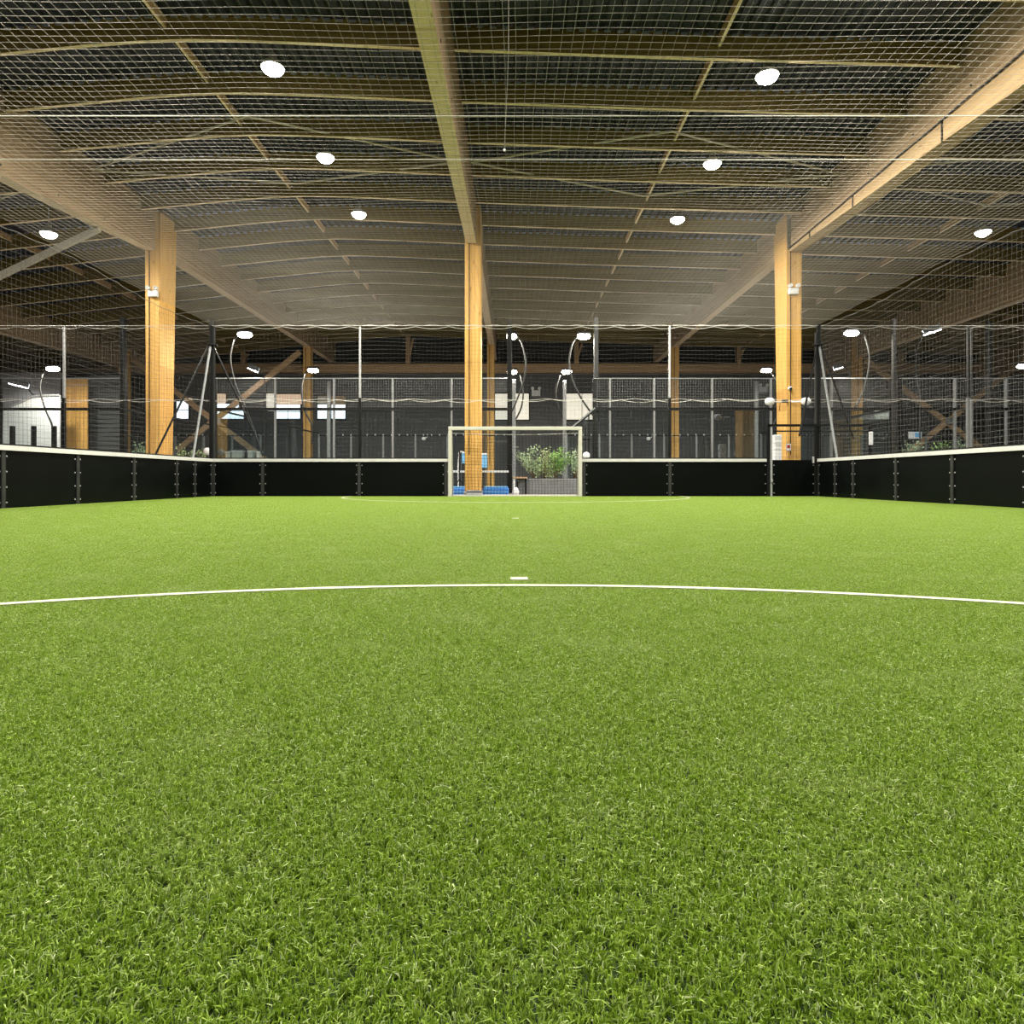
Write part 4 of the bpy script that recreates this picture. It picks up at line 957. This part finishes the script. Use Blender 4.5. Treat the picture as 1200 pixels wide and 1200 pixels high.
def shrub(base, tips, mat, label, nleaf=60, leaf=0.075, spread=0.13, group='shrubs behind the barriers'):
    """branches from base to tips, leaves clustered round the upper half of each branch"""
    base = Vector(base); o = thing('shrub', label, 'shrub', base, group=group)
    mb = MB(); C_ = []
    for t_ in tips:
        t_ = Vector(t_); m1 = base.lerp(t_, 0.5) + Vector((random.uniform(-.05, .05), random.uniform(-.05, .05), 0.02))
        mb.tube([base + Vector((random.uniform(-.04, .04), random.uniform(-.04, .04), 0)), m1, t_], [0.018, 0.012, 0.005], 5)
        for k_ in range(nleaf):
            u = random.uniform(0.35, 1.05); c = (base.lerp(m1, u * 2) if u < .5 else m1.lerp(t_, (u - .5) * 2)) + Vector(rng.normal(0, spread * (0.5 + 0.6 * u), 3)); C_.append(c); C_.append(c + Vector(rng.normal(0, 0.04, 3)))
    mb.build('stems', M['stem'], o, True)
    n = len(C_); C_ = np.array(C_); V = []; Fc = []; off = np.array(base)
    A = rng.normal(0, 1, (n, 3)); A /= np.linalg.norm(A, axis=1)[:, None]; B = np.cross(A, rng.normal(0, 1, (n, 3))); B /= np.linalg.norm(B, axis=1)[:, None]; Cn = np.cross(A, B)
    s = leaf * rng.uniform(0.6, 1.2, n)[:, None]
    Q = np.stack([C_ - A * s * .5, C_ + B * s * .22 + Cn * s * .05, C_ + A * s * .5, C_ - B * s * .22 + Cn * s * .05], 1) - off
    me = bpy.data.meshes.new('foliage'); me.from_pydata([tuple(p) for p in Q.reshape(-1, 3)], [], [(4 * i, 4 * i + 1, 4 * i + 2, 4 * i + 3) for i in range(n)])
    at = me.attributes.new('shade', 'FLOAT', 'POINT'); at.data.foreach_set('value', np.repeat(rng.uniform(0, 1, n), 4).astype(np.float32))
    me.materials.append(M[mat]); fo = link(bpy.data.objects.new('foliage', me), o); fo['kind'] = 'stuff'
    return o
def planter(x0, x1, Y, h, dep, label, ribs=True):
    o = thing('planter', label, 'planter', ((x0 + x1) / 2, Y + dep / 2, 0), group='grey planters')
    MB().bev(x0, x1, Y, Y + dep, -0.03, h, 0.015).build('box_wall', M['planter'], o)
    MB().box(x0 + 0.04, x1 - 0.04, Y + 0.04, Y + dep - 0.04, h - 0.02, h + 0.012).build('soil', M['soil'], o)
    if ribs:
        r_ = MB(); x_ = x0 + 0.03
        n_ = int((x1 - x0 - 0.06) / 0.11)
        for i in range(n_): MB().box(x0 + 0.03 + i * 0.11, x0 + 0.03 + i * 0.11 + 0.085, Y - 0.018, Y + 0.005, 0.0, h - 0.02).build('slat', M['planter'], o)
    return o
YP = 23.0; pq = lambda x_, y_: px(x_, y_, YP + 0.3)
planter(px(605, 0, YP).x, px(676, 0, YP).x, YP, px(0, 561, YP).z, 0.6, 'grey slatted planter with shrubs seen through the goal')
shrub(pq(626, 560), [pq(604, 529), pq(610, 533), pq(615, 530), pq(622, 528), pq(627, 526), pq(616, 540), pq(633, 548)], 'leaf_pale', 'pale grey green shrub at the left end of the planter behind the goal', 45, 0.09, 0.07)
shrub(pq(638, 560), [pq(636, 529), pq(642, 527), pq(649, 534), pq(632, 540), pq(645, 545), pq(652, 552), pq(628, 548), pq(640, 536)], 'leaf_olive', 'olive green shrub in the middle of the planter behind the goal', 50, 0.09, 0.08)
shrub(pq(650, 560), [pq(652, 529), pq(659, 527), pq(664, 532), pq(668, 536), pq(656, 540), pq(648, 533), pq(660, 541)], 'leaf_green', 'bright green shrub right of centre in the planter behind the goal', 60, 0.09, 0.07)
shrub(pq(674, 560), [pq(672, 528), pq(677, 527), pq(675, 536), pq(673, 543), pq(678, 540), pq(670, 533)], 'leaf_pale', 'pale green shrub beside the right goal post', 45, 0.085, 0.07)
def hedge(xa, xb, yt, Y, mat, label, plabel):
    a = px(xa, 0, Y).x; b = px(xb, 0, Y).x; z = px(0, yt, Y).z
    n_ = max(4, int((b - a) * 8)); c = ((a + b) / 2, Y + 0.25, -0.033)
    shrub(c, [(a + (b - a) * (i + 0.5) / n_, Y + 0.25 + random.uniform(-.12, .12), z - random.uniform(0, .16)) for i in range(n_)], mat, label, 40, 0.11, 0.06)
hedge(151, 172, 520, 25.5, 'leaf_pale', 'pale shrub left of the left yellow column', 'grey planter hidden low left of the left yellow column')
hedge(205, 240, 527.5, 25.5, 'leaf_olive', 'low olive green shrub row right of the left yellow column', 'grey planter low right of the left yellow column')
hedge(1056, 1086, 518, 25.5, 'leaf_pale', 'pale shrub under the left foot of the right cross brace', 'grey planter under the left foot of the right cross brace')
hedge(1096, 1117, 520, 25.5, 'leaf_green', 'small green shrub under the middle of the right cross brace', 'grey planter under the middle of the right cross brace')
hedge(1124, 1136, 518, 25.5, 'leaf_pale', 'small pale shrub beside the neighbouring right net post', 'grey planter beside the neighbouring right net post')
# small pale round tank near the left mast and right of the goal
for (xp, yp, lab) in ((243, 529, 'small round pale fan beside the foot of the left corner mast'), (687, 534, 'small pale green fan on the barrier just right of the goal')):
    p = px(xp, yp, 23.5); o = thing('round_fan', lab, 'fan', (p.x, 23.5, 0))
    MB().lathe((p.x, 23.5, p.z), [(0.05, -0.10), (0.12, -0.06), (0.13, 0.0), (0.12, 0.06), (0.05, 0.10)], 16, 'y').build('fan_body', M['white'], o, True)
    MB().tube([(p.x, 23.52, -0.03), (p.x, 23.52, p.z - 0.1)], 0.025, 6).build('stand', M['postgrey'], o)
    MB().lathe((p.x, 23.52, -0.033), [(0.18, 0), (0.18, 0.02), (0.05, 0.05)], 14).build('foot', M['postgrey'], o)
